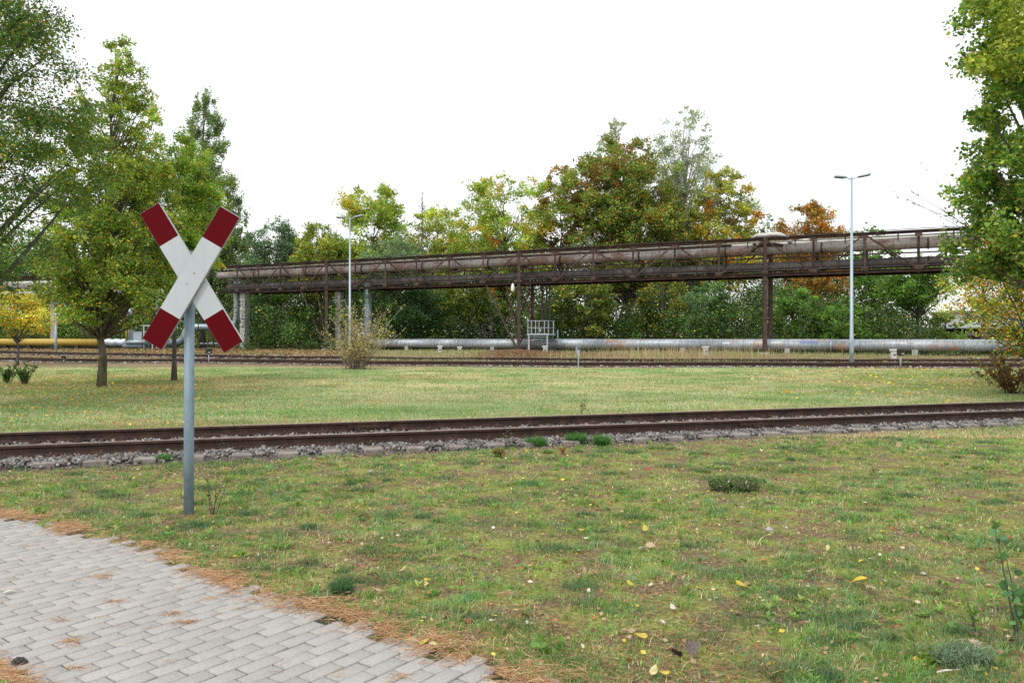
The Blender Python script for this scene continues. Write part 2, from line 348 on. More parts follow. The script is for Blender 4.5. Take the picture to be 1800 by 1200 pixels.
# ------------------------------------------------------------------ paved path
EDGE = [(-12, 12.1), (-7, 8.75), (-4.49, 6.98), (-3.3, 6.22), (-2.38, 5.56), (-1.6, 4.86), (-.95, 4.44), (-.4, 3.98), (0, 3.66), (.35, 3.42), (1.1, 2.75), (2.5, 1.6), (4, .5)]
ex = [p[0] for p in EDGE]; ey = [p[1] for p in EDGE]
def edge_d(x, y): return y - np.interp(x, ex, ey)                       # >0: lawn side
def edge2_d(x, y): return y - (3.80 - .74 * (np.asarray(x) + 2.52))       # <0: lower left lawn
def on_path(x, y, m=0): return (edge_d(x, y) < m) & (edge2_d(x, y) > -m)
PA = R(53.5)
def build_path():
    rg = rng_(11); d = np.array([math.cos(PA), math.sin(PA)]); n = np.array([math.sin(PA), -math.cos(PA)])
    V = []; Fq = []; C = []; k0 = 0; o = np.array([-1.636, 4.12])
    base = np.array([[0, 1, 2, 3], [4, 0, 3, 7], [5, 1, 0, 4], [6, 2, 1, 5], [7, 3, 2, 6], [8, 4, 7, 11], [9, 5, 4, 8], [10, 6, 5, 9], [11, 7, 6, 10]])
    for r in range(-70, 80):
        off = {0: 0, 1: .42, 2: .13, 3: .6}[r % 4] * .2 + rg.normal() * .004
        for c in range(-80, 80):
            ctr = o + n * (r + .5) * .1003 + d * ((c + .5) * .2005 + off)
            x, y = ctr
            if x < -9 or y < -1 or y > 11: continue
            if not on_path(x, y, .0 + .20 * (fbm(np.array([x]), np.array([y]), .45, 4)[0] - .5)): continue
            hx, hy, b = .0962, .0460, .0035
            z0 = .014 + rg.normal() * .0012; tx, ty = rg.normal(0, .006, 2); a = rg.normal(0, .004)
            dd = d * math.cos(a) + n * math.sin(a); nn = n * math.cos(a) - d * math.sin(a)
            def P(u, v, z): q = ctr + dd * u + nn * v; return (q[0], q[1], z + u * tx + v * ty)
            vs = [P(su * (hx - b), sv * (hy - b), z0) for su, sv in ((-1, 1), (1, 1), (1, -1), (-1, -1))]
            vs += [P(su * hx, sv * hy, z0 - b) for su, sv in ((-1, 1), (1, 1), (1, -1), (-1, -1))]
            vs += [P(su * hx, sv * hy, z0 - .04) for su, sv in ((-1, 1), (1, 1), (1, -1), (-1, -1))]
            V += vs; Fq.append(base + k0); k0 += 12
            t = 1 + rg.normal() * .022; C += [(t * (1 + rg.normal() * .006), t, t * .995)] * 12
    m = mat_noise('concrete_pavers', [(.30, .29, .274), (.355, .343, .325), (.405, .392, .372)], 60, 8, .9, bump=.25, bscale=160, attr=True, spec=.2)
    # slow stains on top of the fine speckle
    nt = m.node_tree; p = nt.nodes['Principled BSDF']; src = p.inputs['Base Color'].links[0].from_socket
    nz = N(nt, 'ShaderNodeTexNoise'); nz.inputs['Scale'].default_value = 2.3; nz.inputs['Detail'].default_value = 6
    tc = N(nt, 'ShaderNodeTexCoord'); nt.links.new(tc.outputs['Object'], nz.inputs['Vector'])
    mr = N(nt, 'ShaderNodeMapRange'); mr.inputs[1].default_value = .3; mr.inputs[2].default_value = .7; mr.inputs[3].default_value = .93; mr.inputs[4].default_value = 1.04
    nt.links.new(nz.outputs[0], mr.inputs[0]); g = N(nt, 'ShaderNodeMix', data_type='RGBA', blend_type='MULTIPLY'); g.inputs[0].default_value = 1
    nt.links.new(src, g.inputs[6]); nt.links.new(mr.outputs[0], g.inputs[7]); nt.links.new(g.outputs[2], p.inputs['Base Color'])
    o_ = arr_mesh('path', np.array(V), [np.concatenate(Fq)], np.array(C), m)
    tag(o_, 'grey concrete block path with mossy joints', kind='structure')
    # bedding in the joints
    mb = MB(); pts = [(x, y - .03) for x, y in EDGE if -9.5 < x]
    pts = [(-8.9, 10.0)] + [p for p in pts if p[0] > -8.9]
    low = [(4, -1.0), (-1, 2.8), (-2.52, 3.93), (-8.9, 8.65)]
    poly = pts + [(4.2, -1.0)] + low[1:]
    mb.add([(x, y, .006) for x, y in poly], [tuple(range(len(poly) - 1, -1, -1))])
    j = mb.build('path_bedding', mat_noise('joint_sand_and_moss', [(.02, .016, .012), (.028, .03, .012), (.045, .06, .015), (.07, .055, .035)], 9, 6, .95))
    tag(j, 'sandy mossy bedding showing in the joints of the path', kind='structure')
build_path()

# ------------------------------------------------------------------ tracks
RP = [(-.0625, 0), (.0625, 0), (.0625, .010), (.015, .026), (.0085, .034), (.0075, .098), (.018, .110), (.0335, .116), (.0335, .141), (.027, .149), (-.027, .149), (-.0335, .141), (-.0335, .116), (-.018, .110), (-.0075, .098), (-.0085, .034), (-.015, .026), (-.0625, .010)]
def sweep_rail(path, off, z0):
    mb = MB(); n = len(RP); m = len(path); V = []
    for i, (x, y) in enumerate(path):
        a = Vector(path[max(i - 1, 0)]); b = Vector(path[min(i + 1, m - 1)]); d = (b - a).normalized(); nn = Vector((-d.y, d.x))
        zz = z0(x, y) if callable(z0) else z0
        V += [(x + nn.x * (off + u), y + nn.y * (off + u), zz + v) for u, v in RP]
    f = [(i * n + k, i * n + (k + 1) % n, (i + 1) * n + (k + 1) % n, (i + 1) * n + k) for i in range(m - 1) for k in range(n)]
    f += [tuple(reversed(range(n))), tuple(range((m - 1) * n, m * n))]
    mb.add(V, f); top = [k for k in range(len(f) - 2) if k % n in (9,)]
    return mb, top
def rail_obj(path, off, z0, parent):
    mb, top = sweep_rail(path, off, z0)
    o = mb.build('rail', M['rail'], parent); o.data.materials.append(M['rail_top'])
    mi = np.zeros(len(o.data.polygons), np.int32); mi[top] = 1; o.data.polygons.foreach_set('material_index', mi)
    return o

def near_pt(s, off=0):        # s: metres along the near track, 0 straight ahead
    c, sn = math.cos(math.atan(.303)), math.sin(math.atan(.303))
    return Vector((s * c - off * sn, 11.6 + s * sn + off * c))
RZ = .081
def near_track():
    root = empty('railway_track', (0, 11.6, 0), 'rusty near railway track crossing the lawn behind the crossbuck', 'railway track', 'railway tracks')
    path = [tuple(near_pt(s)) for s in np.linspace(-26, 34, 61)]
    for off in (0, 1.502): rail_obj(path, off, RZ, root)
    ang = math.atan(.303); rg = rng_(5)
    for k in range(-25, 44):
        s = k * .557 + .18
        p = near_pt(s, .751)
        if abs(p.x) > .72 * p.y + 1.5: continue
        mb = MB(); mb.box((p.x, p.y, RZ - .007 - .07), (2.55, .25, .14), ang + math.pi / 2 + rg.normal() * .008, .012)
        sl = mb.build('sleeper', M['sleeper'], root)
        for off in (0, 1.502):
            q = near_pt(s, off); c = MB()
            c.box((q.x, q.y, RZ - .001), (.36, .15, .012), ang + math.pi / 2)
            for sd_ in (-1, 1):
                b = near_pt(s, off + sd_ * .088)
                c.box((b.x, b.y, RZ + .018), (.045, .09, .022), ang + math.pi / 2, .004)
                c.tube([(b.x, b.y, RZ + .02), (b.x, b.y, RZ + .062)], .011, 6)
                c.tube([(b.x, b.y, RZ + .03), (b.x, b.y, RZ + .05)], .021, 6)
                for e in (-.055, .055):
                    t = near_pt(s + e, off + sd_ * .075); c.box((t.x, t.y, RZ + .022), (.03, .02, .045), ang + math.pi / 2)
            c.build('fastening', M['rust_pale'], sl)
    # fishplates where the rails are joined
    for off, s in ((0, 4.1), (1.502, -1.9), (0, -11), (1.502, 13.2)):
        for sd_ in (-1, 1):
            a, b = near_pt(s - .32, off + sd_ * .02), near_pt(s + .32, off + sd_ * .02)
            mb = MB(); mb.beam((a.x, a.y, RZ + .068), (b.x, b.y, RZ + .068), .022, .07)
            for e in (-.24, -.08, .08, .24):
                t0, t1 = near_pt(s + e, off + sd_ * .02), near_pt(s + e, off + sd_ * .055)
                mb.tube([(t0.x, t0.y, RZ + .068), (t1.x, t1.y, RZ + .068)], .014, 6)
            mb.build('fishplate', M['rail'], root)
near_track()

def smooth_path(pts, n=60):
    xs = [p[0] for p in pts]; X = np.linspace(xs[0], xs[-1], n); c = np.polyfit(xs, [p[1] for p in pts], 3)
    return [(float(x), float(np.polyval(c, x))) for x in X]
FT1 = smooth_path([(-50, 54), (-30.9, 48.1), (-18, 45), (-6.6, 42.2), (5.1, 39.9), (15.4, 38.7), (24.7, 38.3), (36, 38.6)])
FT2 = smooth_path([(-50, 60), (-20, 52.2), (-10, 49.9), (0, 48.0), (16, 45.6), (28, 44.9), (40, 45.2)])
def far_track(path, label, zoff=.07):
    a = path[len(path) // 2]
    root = empty('railway_track', (a[0], a[1], float(gh(a[0], a[1]))), label, 'railway track', 'railway tracks')
    z0 = lambda x, y: float(gh(x, y)) + zoff
    for off in (0, 1.502): rail_obj(path, off, z0, root)
    acc = 0; last = path[0]; cnt = 0
    L = [0]
    for i in range(1, len(path)): L.append(L[-1] + math.dist(path[i], path[i - 1]))
    for s in np.arange(.3, L[-1], .9):
        x = float(np.interp(s, L, [p[0] for p in path])); y = float(np.interp(s, L, [p[1] for p in path])); x2 = float(np.interp(s + .2, L, [p[0] for p in path])); y2 = float(np.interp(s + .2, L, [p[1] for p in path]))
        if abs(x) > .68 * y: continue
        cnt += 1
        if cnt > 95: break
        an = math.atan2(y2 - y, x2 - x); cx, cy = x - math.sin(an) * .75, y + math.cos(an) * .75
        MB().box((cx, cy, z0(cx, cy) - .075), (2.5, .25, .14), an + math.pi / 2).build('sleeper', M['sleeper'], root)
far_track(FT1, 'middle railway track, at the far edge of the lawn')
far_track(FT2, 'farthest railway track, half hidden in verge grass near the pipe', .05)

def stones(name, P, size, rg, cols, label, jitter=.35):
    """angular broken stones"""
    n = len(P)
    cube = np.array([[x, y, z] for z in (-1, 1) for x, y in ((-1, -1), (1, -1), (1, 1), (-1, 1))], float) * .5
    V = cube[None] * (1 + rg.normal(0, jitter, (n, 8, 3)) * .6)
    sc_ = size * np.exp(rg.normal(0, .28, (n, 1, 1))) * np.stack([1 + rg.random(n) * .5, .8 + rg.random(n) * .3, .45 + rg.random(n) * .4], -1)[:, None, :]
    V = V * sc_
    q = rg.normal(size=(n, 4)); q[:, 0] += 1.2; q /= np.linalg.norm(q, axis=1, keepdims=True)
    w_, x, y, z = q.T
    Rm = np.stack([1 - 2 * (y * y + z * z), 2 * (x * y - z * w_), 2 * (x * z + y * w_), 2 * (x * y + z * w_), 1 - 2 * (x * x + z * z), 2 * (y * z - x * w_), 2 * (x * z - y * w_), 2 * (y * z + x * w_), 1 - 2 * (x * x + y * y)], -1).reshape(n, 3, 3)
    V = np.einsum('nij,nkj->nki', Rm, V) + P[:, None, :]
    f = np.array([(3, 2, 1, 0), (4, 5, 6, 7), (0, 1, 5, 4), (1, 2, 6, 5), (2, 3, 7, 6), (3, 0, 4, 7)])
    Fq = (f[None] + (np.arange(n) * 8)[:, None, None]).reshape(-1, 4)
    C = np.repeat(cols, 8, 0)
    return tag(arr_mesh(name, V.reshape(-1, 3), [Fq], C, M['stone']), label, kind='stuff')

def near_bed():
    # bed sheet
    m = mat_noise('ballast_bed', [(.02, .018, .016), (.07, .06, .055), (.15, .13, .12)], 22, 8, .95, bump=.9, bscale=30)
    us = np.linspace(-1.2, 2.9, 34); ss = np.linspace(-26, 34, 240)
    S, U = np.meshgrid(ss, us); ang = math.atan(.303)
    X = S * math.cos(ang) - U * math.sin(ang); Y = 11.6 + S * math.sin(ang) + U * math.cos(ang)
    e = .12 * (fbm(X, Y, .8, 9) - .5)
    h = .060 * sstep(-.62, -.16, U + e) * (1 - sstep(1.75, 2.2, U + e)) - .03 + .036 * sstep(-.85, -.5, U + e) * (1 - sstep(2.1, 2.5, U + e))
    Z = gh(X, Y) + h + .012 * (vnoise(X, Y, .07, 2) - .5)
    V = np.stack([X, Y, Z], -1).reshape(-1, 3); nx, ny = len(ss), len(us)
    i = np.arange((ny - 1) * (nx - 1)); r = i // (nx - 1); c = i % (nx - 1); a = r * nx + c
    tag(arr_mesh('track_bed', V, [np.stack([a, a + 1, a + 1 + nx, a + nx], -1)], None, m, smooth=True), 'dark gravel bed under the near track', kind='structure')
    rg = rng_(21); n = 90000
    s = rg.uniform(-17, 24, n); u = np.where(rg.random(n) < .5, rg.uniform(-.72, .12, n), rg.uniform(-.1, 2.05, n))
    X = s * math.cos(ang) - u * math.sin(ang); Y = 11.6 + s * math.sin(ang) + u * math.cos(ang)
    e = .3 * (fbm(X, Y, .9, 9) - .5)
    k = (np.abs(X) < .70 * Y + 1) & (u + e > -.52 + .18 * rg.random(n)) & (u + e < 2.0)
    # leave the sleeper tops mostly bare
    ks = np.abs(((s - .18) / .557 + .5) % 1 - .5) * .557; bare = (ks < .10) & (rg.random(n) < .75) & (u > -.33 + .12 * rg.random(n)); k &= ~bare
    X, Y, u = X[k], Y[k], u[k]
    h = .060 * sstep(-.62, -.25, u + e[k])
    P = np.stack([X, Y, gh(X, Y) + h + .002 + rg.random(len(X)) * .024], -1)
    base = np.array([[.14, .135, .13], [.21, .205, .20], [.30, .29, .28], [.09, .085, .08], [.18, .145, .125]])
    C = base[rg.integers(0, 5, len(X))] * np.exp(rg.normal(0, .18, (len(X), 1)))
    stones('ballast', P, .0245, rg, C, 'broken grey and reddish ballast stones round the near track')
near_bed()
def far_bed():
    rg = rng_(23); Ps = []; 
    for path, n in ((FT1, 9000), (FT2, 5000)):
        L = [0]
        for i in range(1, len(path)): L.append(L[-1] + math.dist(path[i], path[i - 1]))
        s = rg.uniform(0, L[-1], n); x = np.interp(s, L, [p[0] for p in path]); y = np.interp(s, L, [p[1] for p in path]) + rg.uniform(-.75, 2.2, n)
        k = np.abs(x) < .7 * y; Ps.append(np.stack([x[k], y[k]], -1))
    P = np.concatenate(Ps); P = np.column_stack([P, gh(P[:, 0], P[:, 1]) + .02 + rg.random(len(P)) * .03])
    C = np.array([[.20, .18, .17], [.30, .28, .26], [.38, .36, .34], [.16, .12, .10]])[rg.integers(0, 4, len(P))]
    stones('ballast', P, .055, rg, C, 'pale ballast along the two far tracks')
far_bed()

# ------------------------------------------------------------------ leaves, trees
def leaf_quads(P, L, Wd, rg, flat=0.0, droop=0.0):
    """one small rhombic blade per point"""
    n = len(P)
    a = rg.normal(size=(n, 3)); a[:, 2] = a[:, 2] * (1 - flat) - droop; a /= np.linalg.norm(a, axis=1, keepdims=True) + 1e-9
    b = rg.normal(size=(n, 3)); b[:, 2] *= (1 - flat * .6); b -= a * np.sum(a * b, 1, keepdims=True); b /= np.linalg.norm(b, axis=1, keepdims=True) + 1e-9
    s = np.exp(rg.normal(0, .22, (n, 1)))
    a = a * L * s * .5; b = b * Wd * s * .5
    V = np.stack([P - a, P - a * .15 + b, P + a, P - a * .15 - b], 1)
    Fq = np.arange(n * 4).reshape(n, 4)
    return V.reshape(-1, 3), Fq

def pick_cols(n, pal, rg, bias=None):
    c = np.array([p[0] for p in pal], float); wt = np.array([p[1] for p in pal], float); wt /= wt.sum()
    i = rg.choice(len(pal), n, p=wt)
    return c[i]

PROF = {
    'round': lambda t: np.sqrt(np.clip(1 - (2 * t - 1) ** 2, 0, 1)) ** .9,
    'egg': lambda t: np.clip(np.sin(np.pi * np.clip(t, 0, 1) ** .95), 0, 1) ** .62,
    'cone': lambda t: np.clip((1 - t ** 1.5) ** .75 * (1 - .35 * np.exp(-t * 9)), 0, 1),
    'poplar': lambda t: np.clip((1 - t ** 2.2) ** .6 * (.45 + .55 * np.minimum(1, t * 4)), 0, 1),
    'dome': lambda t: np.clip(1 - t ** 2.4, 0, 1) ** .6,
    'column': lambda t: np.clip((1 - t ** 6), 0, 1) * .9 + .1,
}
def make_tree(name, label, cat, base, h0, h1, rad, prof, nleaf, leaf, pal, seed, trunk_r=.15, bark='bark', group=None, nclump=70,
              clr=.22, limbs=.5, droop=0, upright=.35, lean=(0, 0), hollow=.35, wid=.62, twig=0, squash=.75, accents=None, top_r=.12, multi=1):
    """trunk + limbs as one mesh, crown of separate leaf blades in clumps"""
    rg = rng_(seed); base = Vector(base)
    root = empty(name, base, label, cat, group)
    t = rg.random(nclump * 6) * .97; keep = rg.random(len(t)) < np.clip(PROF[prof](t), .02, 1) ** 1.1; t = t[keep][:nclump]; n = len(t)
    an = rg.uniform(0, 2 * np.pi, n); lob = 1 + .22 * np.sin(an * 2 + rg.uniform(0, 6)) + .16 * np.sin(an * 3 + t * 7 + rg.uniform(0, 6))
    rr = (hollow + (1 - hollow) * rg.random(n) ** .6) * PROF[prof](t) * rad * lob * .86
    cx = base.x + lean[0] * t + np.cos(an) * rr; cy = base.y + lean[1] * t + np.sin(an) * rr; cz = base.z + h0 + t * (h1 - h0)
    C = np.stack([cx, cy, cz], -1); crad = clr * rad * np.exp(rg.normal(0, .25, n)) * (.55 + .45 * PROF[prof](t))
    # trunk
    mb = MB()
    for mt in range(multi):
        ox, oy = (0, 0) if multi == 1 else (rg.normal() * .25, rg.normal() * .25)
        tx, ty = (lean[0], lean[1]) if multi == 1 else (lean[0] + rg.normal() * rad * .5, lean[1] + rg.normal() * rad * .5)
        hs = np.linspace(0, h1 * .93, 12); tp = []; tr = []
        for i, h in enumerate(hs):
            k = max(0, (h - h0) / max(h1 - h0, .1)); wb = .10 * rad * .25
            tp.append(Vector((base.x + ox + (lean[0] if multi == 1 else tx) * k + rg.normal() * wb * (i > 0), base.y + oy + ty * k + rg.normal() * wb * (i > 0), base.z + h - (.08 if i == 0 else 0))))
            f = 1 - h / (h1 * .98); tr.append(max(.012, trunk_r / (1 if multi == 1 else 1.8) * (f ** .85) * (1.35 if i == 0 else 1)))
        mb.tube(tp, tr, 9)
        idx = [i for i in range(n) if i % multi == mt and rg.random() < limbs]
        for i in idx:
            c = Vector(C[i]); hh = c.z - base.z; r0 = math.hypot(c.x - base.x, c.y - base.y)
            ha = max(h0 * .75 + .02 * hh, hh - r0 * (.45 + upright * 1.6) - .1 * hh * rg.random()); ha = min(ha, hh, hs[-1])
            j = np.searchsorted(hs, ha); j = int(min(max(j, 1), 11)); k = (ha - hs[j - 1]) / (hs[j] - hs[j - 1])
            s0 = tp[j - 1].lerp(tp[j], min(max(k, 0), 1)); r_ = tr[j - 1] * .5
            mid = s0.lerp(c, .5) + Vector((rg.normal() * .06 * r0, rg.normal() * .06 * r0, (.10 if droop else -.06) * r0))
            e = c + Vector(rg.normal(size=3) * crad[i] * .4)
            pts = []
            for q in (0, .3, .6, .85, 1): pts.append(s0 * (1 - q) ** 2 + mid * 2 * q * (1 - q) + e * q * q)
            r_ = min(r_, (.016 if droop else .024) * (e - s0).length + .010)
            mb.tube(pts, [r_, r_ * .75, r_ * .5, r_ * .3, max(.004, r_ * .12)], 5, caps=False)
            for _ in range(twig):
                q = rg.uniform(.4, 1); s1 = s0 * (1 - q) ** 2 + mid * 2 * q * (1 - q) + e * q * q
                e1 = s1 + Vector((rg.normal() * crad[i], rg.normal() * crad[i], (abs(rg.normal()) * .8 if not droop else -abs(rg.normal()) * .8) * crad[i]))
                mb.tube([s1, s1.lerp(e1, .5) + Vector((0, 0, .05 * crad[i])), e1], [max(.004, r_ * .28), r_ * .15 + .002, .003], 4, caps=False)
    # every clump is a handful of leafy sprays
    ns = 9; sd_ = rg.normal(size=(n, ns, 3)); sd_ /= np.linalg.norm(sd_, axis=2, keepdims=True)
    if prof == 'poplar': sd_ = sd_ * np.array([.75, .75, .6]) + np.array([0, 0, 1.5])
    elif droop: sd_ = sd_ * np.array([1, 1, .7]) - np.array([0, 0, .45])
    else: sd_[:, :, 2] = sd_[:, :, 2] * .75 + .12
    SP = C[:, None, :] + sd_ * (crad[:, None, None] * rg.uniform(.55, 1.45, (n, ns, 1)))
    if twig:
        for i in range(n):
            for j in range(ns):
                if rg.random() < .55:
                    a_, e_ = Vector(C[i]), Vector(SP[i, j]); mb.tube([a_, a_.lerp(e_, .5) + Vector(rg.normal(size=3) * crad[i] * .08), e_], [.006, .004, .002], 3, caps=False)
    mb.build('trunk', M[bark], root)
    # leaves
    pal = [(tuple(min(.8, v * 1.18) for v in c_), w_) for c_, w_ in pal]
    wts = crad ** 2 * np.exp(rg.normal(0, .3, n)); wts /= wts.sum(); ci = rg.choice(n, nleaf, p=wts)
    si = rg.integers(0, ns, nleaf); u_ = rg.random(nleaf)[:, None] ** .55
    nz_ = np.clip(rg.normal(size=(nleaf, 3)), -1.9, 1.9) * np.array([1, 1, squash]) * (.30 - .12 * u_)
    P = C[ci] + (SP[ci, si] - C[ci]) * u_ + nz_ * crad[ci][:, None]
    if droop: P[:, 2] -= rg.random(nleaf) * droop * .5 * crad[ci]
    tint = np.exp(rg.normal(0, .16, n))[ci][:, None]
    cc = pick_cols(nleaf, pal, rg) * tint * np.exp(rg.normal(0, .20, (nleaf, 1)))
    if accents:
        for acol, frac, lo, hi in accents:          # whole clumps that have already turned
            sel = (rg.random(n) < frac) & (t >= lo) & (t <= hi); mk = sel[ci] & (rg.random(nleaf) < .75)
            cc[mk] = np.array(acol) * np.exp(rg.normal(0, .22, (mk.sum(), 1)))
    V, Fq = leaf_quads(P, leaf, leaf * wid, rg, flat=.35, droop=.3 if droop else 0)
    arr_mesh('crown', V, [Fq], np.repeat(cc, 4, 0), M['leaf'], root)
    return root

# palettes (albedo)
DG = (.055, .125, .028); MG = (.12, .235, .042); LG = (.19, .36, .055); YG = (.36, .42, .065); OL = (.17, .215, .042)
YE = (.58, .44, .05); OR = (.52, .23, .04); BR = (.27, .125, .045); RD = (.42, .09, .04); BG = (.10, .19, .11); PG = (.25, .31, .20); SG = (.33, .38, .30)

def T(px, z, ytop, ybot, hw, **kw):
    """place by where it stands in the view: px column, depth, crown top/bottom rows, half width in photo pixels"""
    b = Vector(((px - 900) * z / F, z, 0)); b.z = float(gh(b.x, b.y))
    h1 = H - (ytop - HZ) * z / F - b.z; h0 = H - (ybot - HZ) * z / F - b.z
    return dict(base=b, h0=max(h0, .1), h1=h1, rad=hw * z / F, **kw)

def TREE(name, label, cat, px, z, yt, yb, hw, prof, nleaf, leaf, pal, seed, **kw):
    if z > 62 and yt < 470 and prof != 'poplar':
        yb = 545 if yt > 300 else 520; nleaf = int(nleaf * 1.5); kw['nclump'] = int(kw.get('nclump', 70) * 1.9); kw['clr'] = kw.get('clr', .22) * .95
    q = T(px, z, yt, yb, hw)
    return make_tree(name, label, cat, q['base'], q['h0'], q['h1'], q['rad'], prof, nleaf, leaf, pal, seed, **kw)

BK = 'trees behind the pipe bridge'
# ---- left group, standing on the lawn
TREE('birch_tree', 'big dark weeping birch whose branches hang in from the left edge', 'tree', -75, 17, -230, 545, 270, 'egg', 98000, .064,
     [(DG, 6), (OL, 4), (MG, 2), (YE, .2), (OR, .15)], 101, trunk_r=.2, bark='bark_grey', nclump=330, clr=.15, limbs=.2, droop=.8, twig=3, hollow=.2, group='trees on the lawn')
TREE('lime_tree', 'olive green tree with ribbed trunk and orange tinged leaves left of the crossbuck', 'tree', 178, 24.4, 45, 572, 152, 'cone', 84000, .080,
     [(OL, 4), (MG, 5), (LG, 2), (YG, 4), (YE, .6), (OR, .5)], 102, trunk_r=.118, bark='bark', nclump=330, clr=.14, limbs=.5, twig=1, hollow=.25, upright=.6, group='trees on the lawn', accents=[(YG, .15, .3, 1)], lean=(.6, 0))
TREE('maple_tree', 'bright green maple with slim dark trunk directly behind the crossbuck', 'tree', 306, 27.5, 228, 545, 98, 'egg', 52000, .085,
     [(LG, 5), (MG, 4), (YG, 3), (YE, .6), (OR, .35)], 103, trunk_r=.085, bark='bark_grey', nclump=170, clr=.22, limbs=.5, twig=1, hollow=.3, upright=.6, group='trees on the lawn', accents=[(RD, .05, 0, .35), (YE, .12, 0, .5)])
TREE('maple_tree', 'small yellow and orange tree with thin trunk at the left edge', 'tree', 31, 43, 508, 592, 58, 'round', 9000, .11,
     [(YE, 4), (YG, 5), (OR, 1.6), (MG, 2)], 104, trunk_r=.07, bark='bark_grey', nclump=34, clr=.3, limbs=.7, upright=.7, group='trees on the lawn')
# ---- right edge
TREE('poplar_tree', 'tall green poplar filling the right edge of the view', 'tree', 1872, 18, -170, 475, 222, 'column', 105000, .088,
     [(MG, 4), (DG, 3), (OL, 3), (LG, 2), (YG, 1.4), (YE, .35)], 105, trunk_r=.28, nclump=230, clr=.15, limbs=.5, twig=0, hollow=.35, wid=.8, accents=[(YG, .12, 0, 1)])
TREE('autumn_tree', 'orange leaved bushy tree low at the right edge behind the near track', 'tree', 1846, 26.8, 345, 640, 165, 'egg', 25000, .10,
     [(OR, 2.4), (YE, 1.8), (YG, 4), (OL, 4), (MG, 3), (BR, .8)], 106, trunk_r=.11, bark='bark_grey', nclump=100, clr=.25, limbs=.8, twig=2, hollow=.3, upright=.7, multi=3)

# ---- row behind the bridge, from left to right
TREE('pine_tree', 'dark green tree glimpsed between the two lawn trunks on the left', 'tree', 60, 92, 400, 600, 75, 'egg', 12000, .2, [(DG, 4), (MG, 3), (YG, .7)], 110, group=BK)
TREE('willow_tree', 'yellow green bushy tree behind the yellow pipe', 'tree', 160, 88, 460, 606, 70, 'round', 13000, .19, [(YG, 4), (MG, 4), (YE, .7)], 111, group=BK)
TREE('birch_tree', 'thin leaved tree behind the valve station', 'tree', 265, 92, 430, 604, 62, 'round', 10000, .19, [(YG, 3), (MG, 4), (OL, 3)], 112, group=BK)
TREE('lombardy_poplar', 'tall columnar poplar rising above the crossbuck', 'tree', 357, 86, 148, 560, 54, 'poplar', 72000, .19,
     [(OL, 4), (BG, 3), (PG, 2), (MG, 2)], 113, trunk_r=.28, bark='bark_grey', nclump=330, clr=.22, upright=1, hollow=.15, squash=1.4, limbs=.3)
TREE('lombardy_poplar', 'shorter columnar poplar right of the crossbuck', 'tree', 410, 86, 306, 560, 34, 'poplar', 26000, .19, [(OL, 4), (BG, 3), (PG, 2), (YG, 1)], 114, trunk_r=.15, bark='bark_grey', nclump=150, clr=.26, hollow=.15, squash=1.4)
TREE('robinia_tree', 'blue green feathery tree above the left end of the bridge', 'tree', 486, 84, 380, 600, 64, 'egg', 17000, .18, [(BG, 5), (DG, 3), (PG, 2)], 115, nclump=70, group=BK)
TREE('maple_tree', 'olive maple behind the left bridge end, right of the feathery blue green tree', 'tree', 560, 82, 388, 600, 60, 'egg', 14000, .2, [(MG, 4), (YG, 3), (OL, 3), (YE, .8), (OR, .3)], 116, nclump=60, group=BK)
TREE('maple_tree', 'yellowing maple whose crown stands behind the left street lamp', 'tree', 655, 83, 322, 600, 80, 'round', 26000, .2, [(YG, 4), (MG, 4), (LG, 3), (YE, 1.6)], 117, nclump=80, clr=.2, group=BK, accents=[(YE, .12, .3, 1)])
TREE('robinia_tree', 'pale blue green feathery tree right of the left street lamp', 'tree', 690, 74, 412, 600, 72, 'dome', 18000, .16, [(BG, 5), (PG, 4), (MG, 2)], 118, nclump=70, group=BK)
TREE('maple_tree', 'yellow green maple behind the bare spruce', 'tree', 770, 86, 366, 600, 76, 'round', 20000, .2, [(YG, 5), (MG, 4), (YE, 1.5), (OR, .4)], 119, nclump=60, group=BK)
TREE('maple_tree', 'light green and yellow maple above the middle of the bridge', 'tree', 885, 80, 300, 590, 86, 'round', 23000, .2, [(YG, 5), (LG, 4), (MG, 3), (YE, 1.5)], 120, nclump=85, clr=.19, limbs=.7, trunk_r=.2, hollow=.4, group=BK, accents=[(YE, .15, .3, 1), (OR, .08, 0, .5)])
TREE('maple_tree', 'reddish brown thin crowned maple right of the light green one', 'tree', 985, 82, 278, 590, 60, 'egg', 13000, .2, [(BR, 3), (OL, 4), (OR, 2), (MG, 3)], 121, nclump=70, clr=.18, limbs=.8, hollow=.4, group=BK, accents=[(BR, .3, .55, 1)])
TREE('horse_chestnut', 'largest brown and olive tree above the bridge', 'tree', 1098, 80, 240, 595, 108, 'round', 60000, .22, [(OL, 7), (MG, 4), (BR, 1.2), (OR, .5), (YG, 1)], 122, nclump=150, clr=.17, limbs=.5, trunk_r=.35, group=BK, accents=[(BR, .08, .5, 1), (OR, .04, .1, .6)])
TREE('aspen_tree', 'pale silvery thin poplar crown behind the brown tree', 'tree', 1083, 92, 192, 560, 52, 'egg', 12000, .2, [(SG, 5), (PG, 4)], 123, bark='bark_pale', nclump=65, clr=.2, limbs=.9, upright=.9, hollow=.3, group=BK)
TREE('aspen_tree', 'tall pale silvery poplar with whitish trunk right of the brown tree', 'tree', 1203, 84, 186, 570, 92, 'egg', 26000, .18, [(SG, 5), (PG, 5), (BG, 1)], 124, bark='bark_pale', trunk_r=.34, nclump=130, clr=.15, limbs=.9, upright=.9, hollow=.35, twig=1, group=BK)
TREE('aspen_tree', 'small faint silvery crown left of the brown tree top', 'tree', 1032, 96, 262, 560, 30, 'egg', 2500, .2, [(SG, 5), (PG, 4)], 125, bark='bark_pale', nclump=34, clr=.22, limbs=.9, upright=.9, group=BK)
